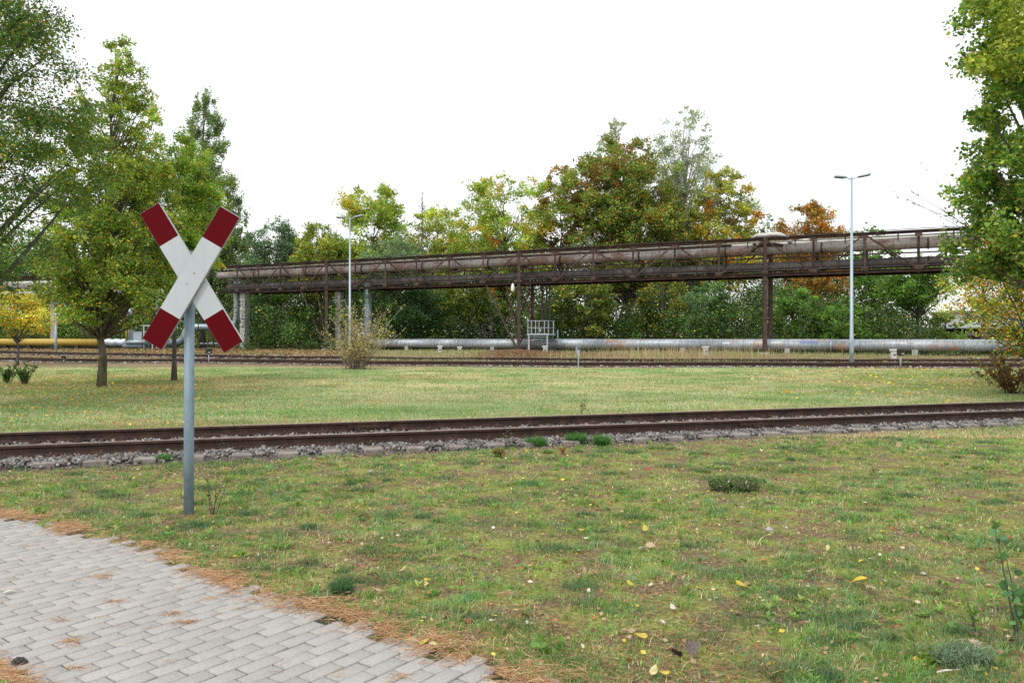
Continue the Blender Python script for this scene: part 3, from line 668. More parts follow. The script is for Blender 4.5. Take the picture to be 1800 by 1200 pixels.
TREE('maple_tree', 'golden green maple beside the tall silvery poplar', 'tree', 1262, 81, 298, 595, 74, 'round', 26000, .2, [(YG, 5), (OL, 3), (YE, 2), (MG, 2)], 126, nclump=90, clr=.19, group=BK, accents=[(YE, .2, .2, 1), (OR, .1, .2, 1)])
TREE('birch_tree', 'sparse grey green tree between the golden maple and the orange one', 'tree', 1357, 95, 365, 590, 30, 'egg', 2600, .18, [(PG, 4), (BG, 3)], 127, bark='bark_pale', nclump=34, clr=.24, limbs=.9, group=BK)
TREE('maple_tree', 'rust orange tree rising over the bridge left of the tall street lamp', 'tree', 1428, 84, 355, 585, 72, 'round', 24000, .2, [(BR, 3), (OR, 4), (OL, 3), (MG, 1.5)], 128, nclump=80, clr=.2, group=BK, accents=[(OR, .25, .3, 1)])
TREE('maple_tree', 'low green tree right of the tall street lamp, seen over and under the bridge', 'tree', 1535, 88, 392, 590, 40, 'egg', 8000, .2, [(MG, 4), (LG, 3), (DG, 2)], 129, nclump=50, group=BK)
TREE('robinia_tree', 'deep green robinia under the bridge left of the shed', 'tree', 1612, 66, 452, 600, 62, 'egg', 16000, .16, [(DG, 3), (MG, 6), (LG, 2)], 130, trunk_r=.14, bark='bark_grey', nclump=70, group=BK)
TREE('robinia_tree', 'green bush like tree under the bridge behind the tall street lamp', 'tree', 1480, 66, 520, 605, 58, 'dome', 13000, .16, [(MG, 6), (LG, 2), (DG, 2)], 131, nclump=50, group=BK)
TREE('robinia_tree', 'grey green leafy tree under the bridge left of the two post support', 'tree', 1245, 68, 498, 604, 60, 'egg', 15000, .16, [(BG, 4), (MG, 4), (DG, 2), (PG, 1)], 132, nclump=60, group=BK)
TREE('robinia_tree', 'fresh green leafy tree under the bridge right of the two post support', 'tree', 1395, 68, 500, 604, 50, 'egg', 12000, .16, [(MG, 5), (LG, 2), (DG, 3)], 133, nclump=50, group=BK)
TREE('oak_tree', 'orange flecked dark tree under the bridge right of the access platform', 'tree', 1035, 72, 478, 604, 62, 'egg', 17000, .18, [(OL, 4), (DG, 4), (OR, .6), (YG, 1)], 134, nclump=60, bark='bark_grey', group=BK)
TREE('oak_tree', 'dark tree with ochre leaves and stout grey trunk left of the two post support', 'tree', 1165, 74, 470, 604, 60, 'egg', 14000, .18, [(OL, 4), (DG, 4), (OR, .8), (YE, .5)], 135, trunk_r=.3, bark='bark_grey', nclump=55, group=BK)
TREE('elder_tree', 'yellow flecked dark tree under the bridge left of the middle support', 'tree', 845, 70, 500, 604, 62, 'egg', 15000, .17, [((.035, .075, .02), 6), (MG, 3), (YG, 1.6), (YE, .5)], 136, nclump=60, group=BK)
TREE('elder_tree', 'dark green tree under the bridge behind the bare yellow shrub', 'tree', 735, 72, 508, 604, 62, 'egg', 14000, .17, [((.035, .075, .02), 6), (DG, 4), (BG, 2)], 137, nclump=60, group=BK)
TREE('birch_tree', 'slender birch with white trunk between the two concrete pillars', 'tree', 496, 80, 470, 590, 36, 'egg', 8000, .16, [(MG, 4), (DG, 4), (OL, 2)], 138, trunk_r=.11, bark='bark_pale', nclump=40, group=BK)
TREE('hazel_tree', 'dark green bushy tree just right of the left concrete pillar', 'tree', 462, 84, 500, 606, 36, 'dome', 9000, .17, [(DG, 4), (MG, 4)], 139, nclump=36, group=BK)
TREE('hazel_tree', 'dark green bushy tree left of the right concrete pillar', 'tree', 556, 82, 505, 606, 42, 'dome', 10000, .17, [(DG, 4), (MG, 4), (YG, .6)], 140, nclump=40, group=BK)
TREE('robinia_tree', 'dark trunked tree with orange leaves by the shed at the right edge', 'tree', 1728, 58, 455, 552, 44, 'round', 4500, .13, [(OR, 3), (OL, 4), (YE, 1.5)], 141, trunk_r=.2, bark='bark_grey', nclump=36, limbs=.9, twig=2, group=BK)
TREE('hazel_tree', 'rounded green bush left of the shed roof', 'tree', 1662, 70, 548, 602, 38, 'dome', 7000, .15, [(MG, 5), (OL, 3), (YG, 1)], 142, nclump=30, group=BK)

# bare spruce
def dead_spruce():
    z = 78; b = Vector(((741 - 900) * z / F, z, .3)); h = H - (338 - HZ) * z / F - .3; rg = rng_(77)
    root = empty('spruce_tree', b, 'dead bare spruce poking above the crowns right of the left street lamp', 'tree')
    mb = MB(); mb.tube([b, b + Vector((0, 0, h * .5)), b + Vector((.1, 0, h))], [.13, .09, .015], 7); mb.build('trunk', M['bark_grey'], root)
    t = MB()
    for k in range(110):
        hh = h * (.5 + .5 * rg.random()); L = (h - hh) * .25 + .25; a = rg.uniform(0, 6.28); s = b + Vector((.05, 0, hh))
        e = s + Vector((math.cos(a) * L, math.sin(a) * L, rg.normal() * .25)); t.tube([s, s.lerp(e, .5) + Vector((0, 0, -.05)), e], [.022, .015, .006], 4, caps=False)
    t.build('branch', M['bark_grey'], root)['kind'] = 'stuff'
dead_spruce()

# far wood and undergrowth: masses nobody could count
def mass(name, label, n, fx, leaf, pal, seed, clumps=500, cr=1.0):
    rg = rng_(seed); C, rads = fx(rg, clumps); ci = rg.integers(0, len(C), n)
    off = rg.normal(size=(n, 3)) * .62 * rads[ci][:, None]
    P = C[ci] + off * np.array([1.3, 1, .8]); P[:, 2] = np.maximum(P[:, 2], .1)
    cc = pick_cols(n, pal, rg) * np.exp(rg.normal(0, .38, len(C)))[ci][:, None] * np.exp(rg.normal(0, .22, (n, 1)))
    V, Fq = leaf_quads(P, leaf, leaf * .65, rg, .3)
    return tag(arr_mesh(name, V, [Fq], np.repeat(cc, 4, 0), M['leaf']), label, kind='stuff')
def far_fx(rg, k):
    px = rg.uniform(-250, 1600, k); z = rg.uniform(100, 122, k)
    top = np.interp(px, [-250, 420, 600, 820, 1330, 1400, 1500, 1590, 1650], [450, 450, 440, 430, 415, 425, 440, 480, 545])
    y = rg.uniform(0, 1, k) * (605 - top) + top
    return np.stack([(px - 900) * z / F, z, H - (y - HZ) * z / F], -1), rg.uniform(1.3, 2.6, k)
mass('distant_wood', 'distant wood closing the view behind the bridge', 300000, far_fx, .33, [((.035, .075, .018), 5), (DG, 4), (OL, 1.5), (YG, .4), (OR, .1)], 201, 1050)
def under_fx(rg, k):
    px = rg.uniform(430, 1640, k); z = rg.uniform(69, 90, k) - 6 * (px > 1200)
    h = rg.random(k) ** 1.1 * (3.0 + 3.4 * vnoise(px, px * 0, 90, 4))
    x = (px - 900) * z / F
    return np.stack([x, z, gh(x, z) + h], -1), rg.uniform(.5, 1.15, k)
mass('undergrowth', 'dark shrubs and saplings filling the edge of the wood', 130000, under_fx, .19, [((.035, .08, .018), 6), ((.075, .15, .03), 4), (OL, 1), (BG, .6), (YG, .35), (OR, .1)], 202, 700)
def under2_fx(rg, k):
    px = rg.uniform(-200, 430, k); z = rg.uniform(90, 99, k); h = rg.random(k) * 3.2; x = (px - 900) * z / F
    return np.stack([x, z, gh(x, z) + h], -1), rg.uniform(.6, 1.3, k)
mass('undergrowth', 'green bushes behind the yellow pipe', 40000, under2_fx, .19, [(DG, 4), (MG, 5), (YG, 1.5), (OL, 2)], 203, 180)
def low_fx(rg, k):
    px = np.where(rg.random(k) < .55, rg.uniform(1280, 1850, k), rg.uniform(560, 1280, k)); t = (px - 900) / F; z = 64.4 / (1 + .5 * t) + rg.uniform(.2, 3.5, k)
    x = (px - 900) * z / F
    return np.stack([x, z, gh(x, z) + rg.random(k) * .45], -1), rg.uniform(.25, .5, k)
mass('ground_cover', 'dark green creepers growing under and behind the silver ground pipe', 40000, low_fx, .10, [((.03, .065, .016), 5), (DG, 4), (OL, 1)], 204, 420)

# ------------------------------------------------------------------ pipe bridge
def BP(X, off=0, z=0):
    """point on the bridge: X, metres behind the front truss, height"""
    n = Vector((.447, .894)); return Vector((X + n.x * off, 63.06 - .5 * X + n.y * off, z))
ZB, ZT, BWD = 5.74, 8.16, 2.5
def bridge():
    root = empty('pipe_bridge', BP(.54, 1.2, 0), 'long rusty lattice bridge carrying two fat lagged pipes over the verge', 'pipe bridge')
    right = [.54 + 2.79 * k for k in range(0, 14)]; mid = [.54 - 2.86 * k for k in range(1, 7)]; left = [-16.62 - 2.42 * k for k in range(1, 5)]
    posts = sorted(right + mid + left); i0 = posts.index(.54)
    for off in (0, BWD):
        a, b = posts[0] - 1.9, posts[-1]
        MB().ibeam(BP(a, off, ZT), BP(b, off, ZT), .20, .20, .03).build('top_chord', M['rust'], root)
        MB().ibeam(BP(a, off, ZB), BP(b, off, ZB), .20, .22, .03).build('bottom_chord', M['rust'], root)
        MB().beam(BP(a, off, ZB + .42), BP(b, off, ZB + .42), .05, .06).build('rail_bar', M['rust'], root)
        for i, X in enumerate(posts):
            main = any(abs(X - q) < .3 for q in (.54, -16.62, 17.28))
            MB().ibeam(BP(X, off, ZB + .11), BP(X, off, ZT - .1 + (.28 if main and off == 0 else 0)), .22 if main else .12, .2 if main else .10, .018, (0, 1, 0)).build('truss_post', M['rust_pale'] if (i % 3 == 0 or main) else M['rust'], root)
            for zz in (ZB + .16, ZT - .18): MB().box(BP(X, off - .07, zz), (.42, .02, .29), -.4636).build('gusset_plate', M['rust_pale'], root)
        for i in range(len(posts) - 1):
            up = ((i - i0) % 2 == 0)
            z1, z2 = (ZT - .1, ZB + .1) if up else (ZB + .1, ZT - .1)
            MB().beam(BP(posts[i] + .08, off - .02, z1), BP(posts[i + 1] - .08, off - .02, z2), .07, .10).build('diagonal', M['rust_pale'] if i % 2 else M['rust'], root)
    for X in posts:
        m = MB(); m.beam(BP(X, .1, ZT - .02), BP(X, BWD - .1, ZT - .02), .12, .14); m.build('cross_beam', M['rust'], root)
        m = MB(); m.beam(BP(X, .1, ZB + .03), BP(X, BWD - .1, ZB + .03), .16, .2)
        m.box(BP(X, 1.3, ZB + .2), (.5, .35, .16), -.4636); m.build('cross_beam', M['rust'], root)
    # intermediate light hangers
    for k, X in enumerate([(posts[i] + posts[i + 1]) / 2 for i in range(len(posts) - 1)]):
        MB().beam(BP(X, .05, ZB + .1), BP(X, .05, ZB + 1.1), .05).build('hanger', M['rust'], root)
        MB().beam(BP(X + .35, .1, ZT - .1), BP(X + .35, .1, ZT - .55), .06).build('hanger', M['rust_pale'], root)
    # walkway decking on top and service lines
    a, b = posts[0] - 1.9, posts[-1]
    MB().beam(BP(a, .5, ZT + .10), BP(b, .5, ZT + .10), .3, .04).build('top_walkway', M['rust'], root)
    MB().beam(BP(a, 1.3, ZB + .12), BP(b, 1.3, ZB + .12), 1.2, .04).build('bottom_deck', M['rust'], root)
    rg = rng_(3)
    def long_pipe(nm, off, z, r, mat, n=16, wob=.0, a=a, b=b, segs=30):
        pts = [BP(a + (b - a) * i / segs, off + rg.normal() * wob, z + rg.normal() * wob) for i in range(segs + 1)]
        return MB().tube(pts, r, n).build(nm, mat, root)
    long_pipe('upper_pipe', 1.15, 7.50, .34, M['upper_pipe'], 24, a=a - 1.3)
    long_pipe('lower_pipe', 1.35, 6.34, .33, M['lower_pipe'], 24, a=a - .2)
    long_pipe('service_pipe', .35, ZT - .18, .055, M['small_pipe'], 8, .01)
    long_pipe('service_pipe', 2.1, ZT + .23, .07, M['rust_pale'], 8, .01)
    long_pipe('service_pipe', 1.75, ZT - .17, .11, M['small_pipe'], 10, .01, a=15)
    long_pipe('cable', .1, ZT + .17, .025, M['black'], 6, .02)
    long_pipe('service_pipe', .3, 6.86, .05, M['rust'], 8, .015)
    long_pipe('service_pipe', 2.0, 7.95, .09, M['rust'], 8, .01)
    long_pipe('service_pipe', .25, 6.02, .045, M['lower_pipe'], 8, .01)
    # flanges on the big pipes
    for X in np.arange(a + 3, b, 5.7):
        for z, r, o in ((7.50, .385, 1.15), (6.34, .352, 1.35)):
            p = BP(X, o, z); q = BP(X + .09, o, z); MB().tube([p, q], r, 24).build('pipe_band', M['rust_pale'] if r > .37 else M['rust'], root)
    for X in posts[::2]:
        for z, r, o in ((7.50, .36, 1.15), (6.34, .33, 1.35)):
            c = BP(X, o, z - r - .09); MB().box(c, (.3, .34, .2), -.4636).build('pipe_saddle', M['rust'], root)
    for X in posts: # struts that carry the upper pipe
        MB().beam(BP(X, .1, 7.06), BP(X, BWD - .1, 7.06), .08, .10).build('pipe_bearer', M['rust'], root)
    # raised pale loop with a pinkish bend below it
    X0, X1 = 16.5, 18.15
    MB().tube([BP(X0 - .1, 1.75, ZT - .1), BP(X0 - .06, 1.3, ZT + .18), BP(X0, .9, ZT + .25), BP(X0 + .25, .5, ZT + .33), BP(X1 - .2, .5, ZT + .36), BP(X1, .5, ZT + .30), BP(X1 + .28, .7, ZT + .1), BP(X1 + .4, 1.4, ZT - .05), BP(X1 + .45, 1.75, ZT - .16)], .15, 14).build('expansion_loop', M['small_pipe'], root)
    MB().tube([BP(X0 - .1, .62, 7.45), BP(X0 + .15, .45, 7.68), BP(X0 + .5, .38, 7.8), BP(X1 - .3, .38, 7.8), BP(X1 + .1, .6, 7.72)], .13, 12).build('branch_pipe', M['rust_pale'], root)
    # supports
    def column(X, strut, rearshift=.5, xb=True):
        c = empty('support_column', BP(X, 0, 0) - wloc(root)); c.parent = root
        for off in (0, BWD):
            sh = rearshift * 0
            g = float(gh(*BP(X, off).xy))
            MB().ibeam(BP(X, off, g - .1), BP(X, off, ZB - .11), .26, .24, .03, (0, 1, 0)).build('column_post', M['rust_pale'], c)
            MB().box(BP(X, off, g + .06), (.6, .6, .16), -.46).build('footing', M['pillar'], c)
            if strut:
                MB().beam(BP(X - .12, off, g + .1), BP(X - 2.6, off, ZB - .1), .12, .12).build('strut', M['rust'] if off else M['rust_pale'], c)
        g = float(gh(*BP(X, 1).xy)) + .4; zs = [g, g + 2.3, ZB - .3]
        if xb:
            for i in range(2):
                MB().beam(BP(X - .05, .1, zs[i]), BP(X - .05, BWD - .1, zs[i + 1]), .08).build('cross_brace', M['rust'], c)
                MB().beam(BP(X + .05, BWD - .1, zs[i]), BP(X + .05, .1, zs[i + 1]), .08).build('cross_brace', M['rust_pale'], c)
            if strut: 
                MB().beam(BP(X - 1.2, .05, zs[1]), BP(X, .05, zs[1]), .05).build('cross_brace', M['rust'], c)
                MB().beam(BP(X - 1.0, .05, ZB - .2), BP(X - .05, .05, .9), .08).build('cross_brace', M['rust_pale'], c)
                MB().beam(BP(X - .1, .05, ZB - .2), BP(X - .95, .05, 2.6), .07).build('cross_brace', M['rust'], c)
        else:
            for zz in (zs[1] - .3, zs[1] + 1.0, .9): MB().beam(BP(X, .1, zz), BP(X, BWD - .1, zz), .06).build('cross_brace', M['rust'], c)
        return c
    column(.54, True); column(-16.62, True); column(17.28, False, xb=False); column(34.2, True)
    # twin riser posts and ladder beside the middle support
    for dx in (1.05, 1.38, 1.6):
        MB().beam(BP(.54 + dx, 1.9, .3), BP(.54 + dx, 1.9, ZB), .16 if dx < 1.2 else .12).build('riser', M['rust_pale'] if dx != 1.38 else M['black'], root)
    lad = MB()
    for dx in (.62, .95): lad.beam(BP(.54 + dx, -.1, .3), BP(.54 + dx, -.1, ZB + .1), .035)
    for k in range(18): lad.beam(BP(1.16, -.1, .5 + k * .3), BP(1.49, -.1, .5 + k * .3), .02)
    lad.build('ladder', M['rust_pale'], root)
    MB().beam(BP(1.0, .2, 3.65), BP(2.6, .2, 3.65), .05, .05).build('landing_bar', M['rust_pale'], root)
    MB().beam(BP(2.55, .2, 3.6), BP(2.55, .2, ZB + .1), .035).build('landing_bar', M['rust'], root)
    return root
bridge()

# hanging white lamp on the bridge
def hanging_lamp():
    p = BP(.12, -.12, 5.55); root = empty('pendant_lamp', p, 'small white bulb lamp hanging under the bridge at the middle support', 'lamp')
    MB().tube([p + Vector((0, 0, .12)), p + Vector((0, 0, 1.2))], .015, 6).build('cable', M['black'], root)
    MB().tube([p + Vector((0, 0, z)) for z in (.16, .12, .0, -.25, -.42, -.5, -.53)], [.04, .07, .12, .16, .15, .09, .01], 14).build('shade', mat_noise('white_enamel', [(.68, .68, .66), (.78, .78, .76)], 4, 3, .5), root)
hanging_lamp()

def concrete_pillar(px, z, label, wpx=12):
    x = (px - 900) * z / F; g = float(gh(x, z)); w_ = wpx * z / F
    root = empty('concrete_pillar', (x, z, g), label, 'pillar', 'concrete pillars carrying the bridge')
    n = 5; hh = (ZB - .12 - g + .1) / n
    for k in range(n): pass
    MB().box((x, z, g - .1 + (ZB - .12 - g + .1) / 2), (w_, w_, ZB - .12 - g + .1), -.46, .02).build('shaft', M['pillar'], root)
    j = MB()
    for k in range(1, n): j.box((x, z, g - .1 + k * hh), (w_ + .008, w_ + .008, .018), -.46)
    j.build('joint', M['dark_wall'], root)
    return root
concrete_pillar(430, 76.6, 'left pale concrete pillar under the bridge end, beside the zinc downpipe')
concrete_pillar(597, 72.6, 'pale concrete pillar right of the left lattice support, behind the bare shrub', 11)
concrete_pillar(610, 73.6, 'darker narrow concrete pillar immediately behind the left street lamp', 7)

# second bridge running off to the left behind the lawn trees
def left_bridge():
    root = empty('pipe_bridge', (-45, 84, 0), 'farther pipe bridge with pale pipes seen between the leaves on the left', 'pipe bridge')
    a = (-34.5, 80.9); b = (-75, 92)
    def P(t, off, z): return Vector((a[0] + (b[0] - a[0]) * t, a[1] + (b[1] - a[1]) * t + off, z))
    for nm, off, z, r, m in (('upper_pipe', 1, 7.1, .42, 'small_pipe'), ('lower_pipe', 1, 6.1, .36, 'galv')):
        MB().tube([P(t / 12, off, z) for t in range(13)], r, 18).build(nm, M[m], root)
    for off in (0, 2):
        MB().ibeam(P(0, off, 5.5), P(1, off, 5.5), .2, .26, .03).build('bottom_chord', M['rust'], root)
        MB().ibeam(P(0, off, 7.9), P(1, off, 7.9), .2, .2, .03).build('top_chord', M['rust'], root)
        for k in range(16): MB().beam(P(k / 15, off, 5.6), P(k / 15, off, 7.8), .1).build('truss_post', M['rust_pale'], root)
    for t in (.05, .37, .7, 1):
        MB().box(P(t, 1, 2.75), (.5, .5, 5.4), 0, .02).build('pillar', M['pillar'], root)
left_bridge()

# ------------------------------------------------------------------ pipes on the ground
def ground_pipe():
    def P(X, z): return Vector((X, 64.4 - .5 * X, z))
    root = empty('ground_pipe', P(0, 0), 'long rust stained silver pipe running low along the edge of the wood', 'pipe')
    a, b = -12.0, 42.0; cuts = [a, -6.8, -4.5, 2.2, 6.5, 14.0, 21.5, 30, b]
    r = .372
    for i in range(len(cuts) - 1):
        p0, p1 = cuts[i], cuts[i + 1]; zc = lambda X: .94 + .0012 * X
        MB().tube([P(p0, zc(p0)), P((p0 + p1) / 2, zc(p0) + .0), P(p1, zc(p1))], r + (.008 if i % 2 else 0), 40).build('pipe_section', M['ground_pipe'], root)
    for X in (-4.5, 2.2, 9.2, 21.5):
        MB().tube([P(X - .06, .94), P(X + .06, .94)], r + .02, 36).build('pipe_band', M['galv'], root)
    # elbow and zinc riser at the left end
    e = P(a, .93)
    pts = [e + Vector((.02, -.01, 0)), e + Vector((-.35, .17, .02)), e + Vector((-.62, .3, .16)), e + Vector((-.75, .36, .45)), e + Vector((-.77, .37, .9)), e + Vector((-.77, .37, 2.5)), e + Vector((-.77, .37, 6.2 - .93))]
    MB().tube(pts, .36, 24).build('riser_duct', M['duct'], root)
    for zz in (1.7, 2.6, 3.5, 4.4): MB().tube([(e.x - .77, e.y + .37, zz), (e.x - .77, e.y + .37, zz + .04)], .372, 24).build('pipe_band', M['galv'], root)
    # patches of white sheet and stands under the pipe
    for X, wd in ((4.05, .45), (15.1, .45)):
        mb = MB(); n = 8; v = []; f = []
        for k in range(n + 1):
            an = R(200 + k * 75 / n + 60); 
            for xx in (X, X + wd):
                c = P(xx, .945); v.append(c + Vector((-.447 * 0, -1, 0)).normalized() * 0 + Vector((-.447 * math.cos(R(75 - k * 70 / n)), -.894 * math.cos(R(75 - k * 70 / n)), math.sin(R(75 - k * 70 / n)))) * (r + .013))
        for k in range(n): f.append((2 * k, 2 * k + 2, 2 * k + 3, 2 * k + 1))
        mb.add(v, f); mb.build('repair_patch', M['galv'], root)
    for X in (-9, -1.5, 5.2, 12.5, 19.0, 26, 34):
        g = float(gh(X, 64.4 - .5 * X)); mb = MB(); c = P(X, g + .14); mb.box(c, (.35, .6, .5), -.4636, .02); mb.build('stand', M['pillar'], root)
    # faded spray-paint scribble
    rg = rng_(9); mb = MB()
    def on(X, deg, rr=r + .012): return P(X, .965) + Vector((-.447 * math.cos(R(deg)), -.894 * math.cos(R(deg)), math.sin(R(deg)))) * rr
    x = 19.75
    for k in range(9):
        s = [on(x + rg.uniform(-.03, .03), 44 + rg.uniform(-6, 4)), on(x + .07, 30), on(x + rg.uniform(-.05, .05), 12 + rg.uniform(-6, 6)), on(x + .13, 16), on(x + .12, 32)]
        mb.tube(s, .016, 4); x += rg.uniform(.09, .14)
    mb.tube([on(19.7 + i * .1, 28 + 9 * math.sin(i * 2.1)) for i in range(11)], .016, 4)
    mb.build('graffiti', M['blue_paint'], root)
    mb = MB(); mb.tube([on(20.15, 42), on(20.35, 34)], .012, 4); mb.tube([on(20.35, 42), on(20.15, 34)], .012, 4); mb.tube([on(25.6, 26), on(25.95, 26)], .012, 4); mb.build('graffiti', M['red_paint'], root)
    mb = MB(); mb.tube([on(22.2, 20), on(22.3, 28), on(22.5, 27), on(22.62, 22)], .014, 4); mb.build('graffiti', M['white_paint'], root)
ground_pipe()

def side_pipe():
    z = 78.5
    def P(px, py, dz=0): return W(px, py, z + dz)
    root = empty('branch_pipe', (P(417, 600).x, z, float(gh(P(417, 600).x, z))), 'zinc pipe that drops from the bridge end and bends away behind the crossbuck', 'pipe')
    down = [P(417, 488), P(417, 520), P(417, 552), P(416.5, 560), P(414, 567), P(409, 572), P(402, 574.5), P(394, 575), P(370, 575), P(346, 575), P(337, 575.5), P(331, 578), P(327, 583), P(325, 589), P(322, 595), P(317, 600), P(309, 602.5), P(300, 603), P(262, 603)]
    MB().tube(down, .355, 22).build('pipe_section', M['duct'], root)
    for px in (350, 372, 395): MB().tube([P(px, 575), P(px + 1.5, 575)], .375, 20).build('pipe_band', M['rust'], root)
    for px, py in ((345, 603), (362, 603), (380, 603)):
        MB().beam(P(px, 618), P(px + 8, 583), .10).build('support_leg', M['rust_pale'], root)
        MB().beam(P(px + 16, 618), P(px + 10, 583), .10).build('support_leg', M['rust'], root)
    MB().beam(P(334, 612), P(416, 612), .14, .14).build('sill_beam', M['rust'], root)
    MB().tube([P(352, 604, .5), P(412, 604, .5)], .11, 12).build('thin_pipe', M['galv'], root)
    for px in (371, 384): MB().tube([P(px, 604, .45), P(px + 5, 604, .45)], .2, 14).build('thin_pipe_valve', M['galv'], root)
    MB().box(P(390, 603, -.5), (.55, .4, .5), 0, .03).build('control_box', M['galv'], root)
side_pipe()

def yellow_pipe():
    z = 79
    def P(px, py, dz=0): return W(px, py, z + dz)
    root = empty('ground_pipe', (P(90, 600).x, z, .3), 'worn yellow pipe lying low at the far left behind the tracks', 'pipe')
    MB().tube([P(-260, 601), P(0, 601.3), P(90, 601.5), P(180, 602)], .36, 26).build('pipe_section', M['yellow_pipe'], root)
    pts = [P(180 + k * 4, 602 + .8 * math.sin(k * 1.7)) for k in range(12)]
    MB().tube(pts, [.375 + .025 * math.sin(k * 2.3) for k in range(12)], 20).build('foil_wrap', M['silver_wrap'], root)
    for px in range(-200, 180, 42): MB().box(P(px, 611), (.4, .5, .75), 0, .02).build('stand', M['dark_wall'], root)
    MB().beam(P(-260, 610.5, .2), P(178, 611.5, .2), .12, .16).build('sill_beam', M['dark_wall'], root)
yellow_pipe()

def valve_station():
    z = 76.5
    def P(px, py, dz=0): return W(px, py, z + dz)
    root = empty('valve_station', (P(245, 600).x, z, .3), 'grey valve station with domed vessel and cabinet behind the tracks left of the crossbuck', 'valve station')
    c = P(232, 0).x
    V = [(.0, 602), (.34, 600), (.34, 562), (.27, 560), (.20, 559), (.20, 553), (.30, 551), (.30, 546), (.22, 542), (.05, 540.5)]
    MB().tube([Vector((c, z, P(0, y).z)) for _, y in V], [max(.01, r) for r, _ in V], 20).build('vessel', M['galv'], root)
    MB().box(P(244, 591), (.85, .6, .95), 0, .03).build('cabinet', M['galv'], root)
    MB().box(P(236, 606), (1.9, .9, .42), 0, .04).build('base_tank', M['galv_dull'], root)
    MB().tube([P(222, 601, -.5), P(256, 601, -.5)], .19, 14).build('cross_pipe', M['galv'], root)
    MB().tube([P(222, 600, -.6), P(222, 563, -.6)], .085, 10).build('vent_post', M['yellow_paint'], root)
    for px in (253, 268, 283):
        MB().beam(P(px, 616, -.3), P(px, 572, -.3), .09).build('frame_post', M['white_paint'], root)
    for py in (573, 583, 594): MB().beam(P(253, py, -.34), P(283, py, -.34), .06).build('frame_rail', M['white_paint'], root)
    MB().box(P(268, 572, .5), (1.9, 1.6, .08)).build('canopy_roof', M['galv'], root)
    MB().tube([P(248, 603, 1), P(262, 603, 1)], .38, 18).build('flange_pipe', M['galv'], root)
    for k in range(3): MB().tube([P(226 + k * 6, 575, -.45), P(230 + k * 6, 575, -.45)], .16, 12).build('hand_wheel', M['galv_dull'], root)
valve_station()

# ------------------------------------------------------------------ access platform
def platform():
    z = 59.8
    def P(px, py, dz=0): return W(px, py, z + dz)
    g = float(gh(P(945, 600).x, z)); zg = g
    root = empty('access_platform', (P(945, 600).x, z, g), 'small galvanised steel platform with railing stepping over the ground pipe', 'platform')
    zt = P(0, 587.5).z; x0, x1, x2 = P(927.5, 0).x, P(963.5, 0).x, P(976.5, 0).x
    MB().box(((x0 + x1) / 2, z + .02, zt), (x1 - x0 + .1, .1, .14), 0, .01).build('deck_edge', M['galv'], root)
    MB().box(((x0 + x2) / 2 , z + 1.6, zt - .02), (x2 - x0, 3.0, .06)).build('deck', M['galv_dull'], root)
    MB().box(((x1 + x2) / 2, z + .9, zt - .03), (x2 - x1, .1, .14)).build('deck_edge', M['galv'], root)
    for px in (929.5, 962):
        MB().beam((P(px, 0).x, z, zg - .05), (P(px, 0).x, z, zt - .07), .11).build('leg', M['galv'], root)
    for x in (x0 + .1, x2 - .06): MB().beam((x, z + 3.0, zg - .05), (x, z + 3.0, zt - .05), .1).build('leg', M['galv_dull'], root)
    MB().beam((x0 + .1, z, zt - .2), (x1, z, zt - .2), .05, .05).build('brace', M['galv_dull'], root)
    pts = [(x0 + .02, z + .1), (P(934.5, 0).x, z + .1), (P(941.5, 0).x, z + .1), (P(957, 0).x, z + .1), (x1 + .05, z + .8), (x2 - .1, z + 1.2), (x2, z + 2.8), (P(950, 0).x, z + 2.9)]
    for x, y in pts: MB().beam((x, y, zt), (x, y, zt + 1.02), .055).build('railing_post', M['galv'], root)
    for hz in (.5, 1.02):
        m = MB()
        m.beam((x0, z + .1, zt + hz), (x1, z + .1, zt + hz), .04); m.beam((x1, z + .1, zt + hz), (x2, z + 1.2, zt + hz), .04); m.beam((x2, z + 1.2, zt + hz), (x2, z + 2.9, zt + hz), .04)
        m.build('railing_bar', M['galv'], root)
platform()
def pole_stub():
    p = W(980.5, 596, 63.6); root = MB().tube([(p.x, p.y, .3), (p.x, p.y, W(0, 579, 63.6).z)], .05, 8).build('marker_rod', M['galv_dull'], None, (p.x, p.y, .3))
    tag(root, 'thin upright rod just right of the access platform', 'rod')
pole_stub()

# white marker blocks in front of the pipe
for px, py, z, wd, ht, lb in ((773.5, 621.5, 57.5, .36, .42, 'leftmost white marker block in front of the ground pipe'),
                          (808, 620, 58.5, .34, .34, 'small white block just right of the leftmost marker block'),
                          (957.5, 622.5, 56.5, .34, .42, 'white T shaped block beneath the access platform'),
                          (1240, 625.5, 52, .40, .46, 'tall white block in the tan grass left of the two post support'),
                          (1570.5, 630.5, 47.6, .40, .50, 'white number block beside the black ground signal on the right')):
    x = (px - 900) * z / F; g = float(gh(x, z)); root = empty('marker_block', (x, z, g), lb, 'marker block', 'white marker blocks along the pipe')
    MB().box((x, z, g + ht / 2 - .05), (wd * .72, .22, ht + .1), 0, .015).build('block', M['white_paint'], root)
    MB().box((x, z, g + ht + .06), (wd, .28, .13), 0, .015).build('cap', M['white_paint'], root)
    MB().box((x + .02, z - .112, g + ht * .55), (.12, .006, .09)).build('plate', M['black'], root)

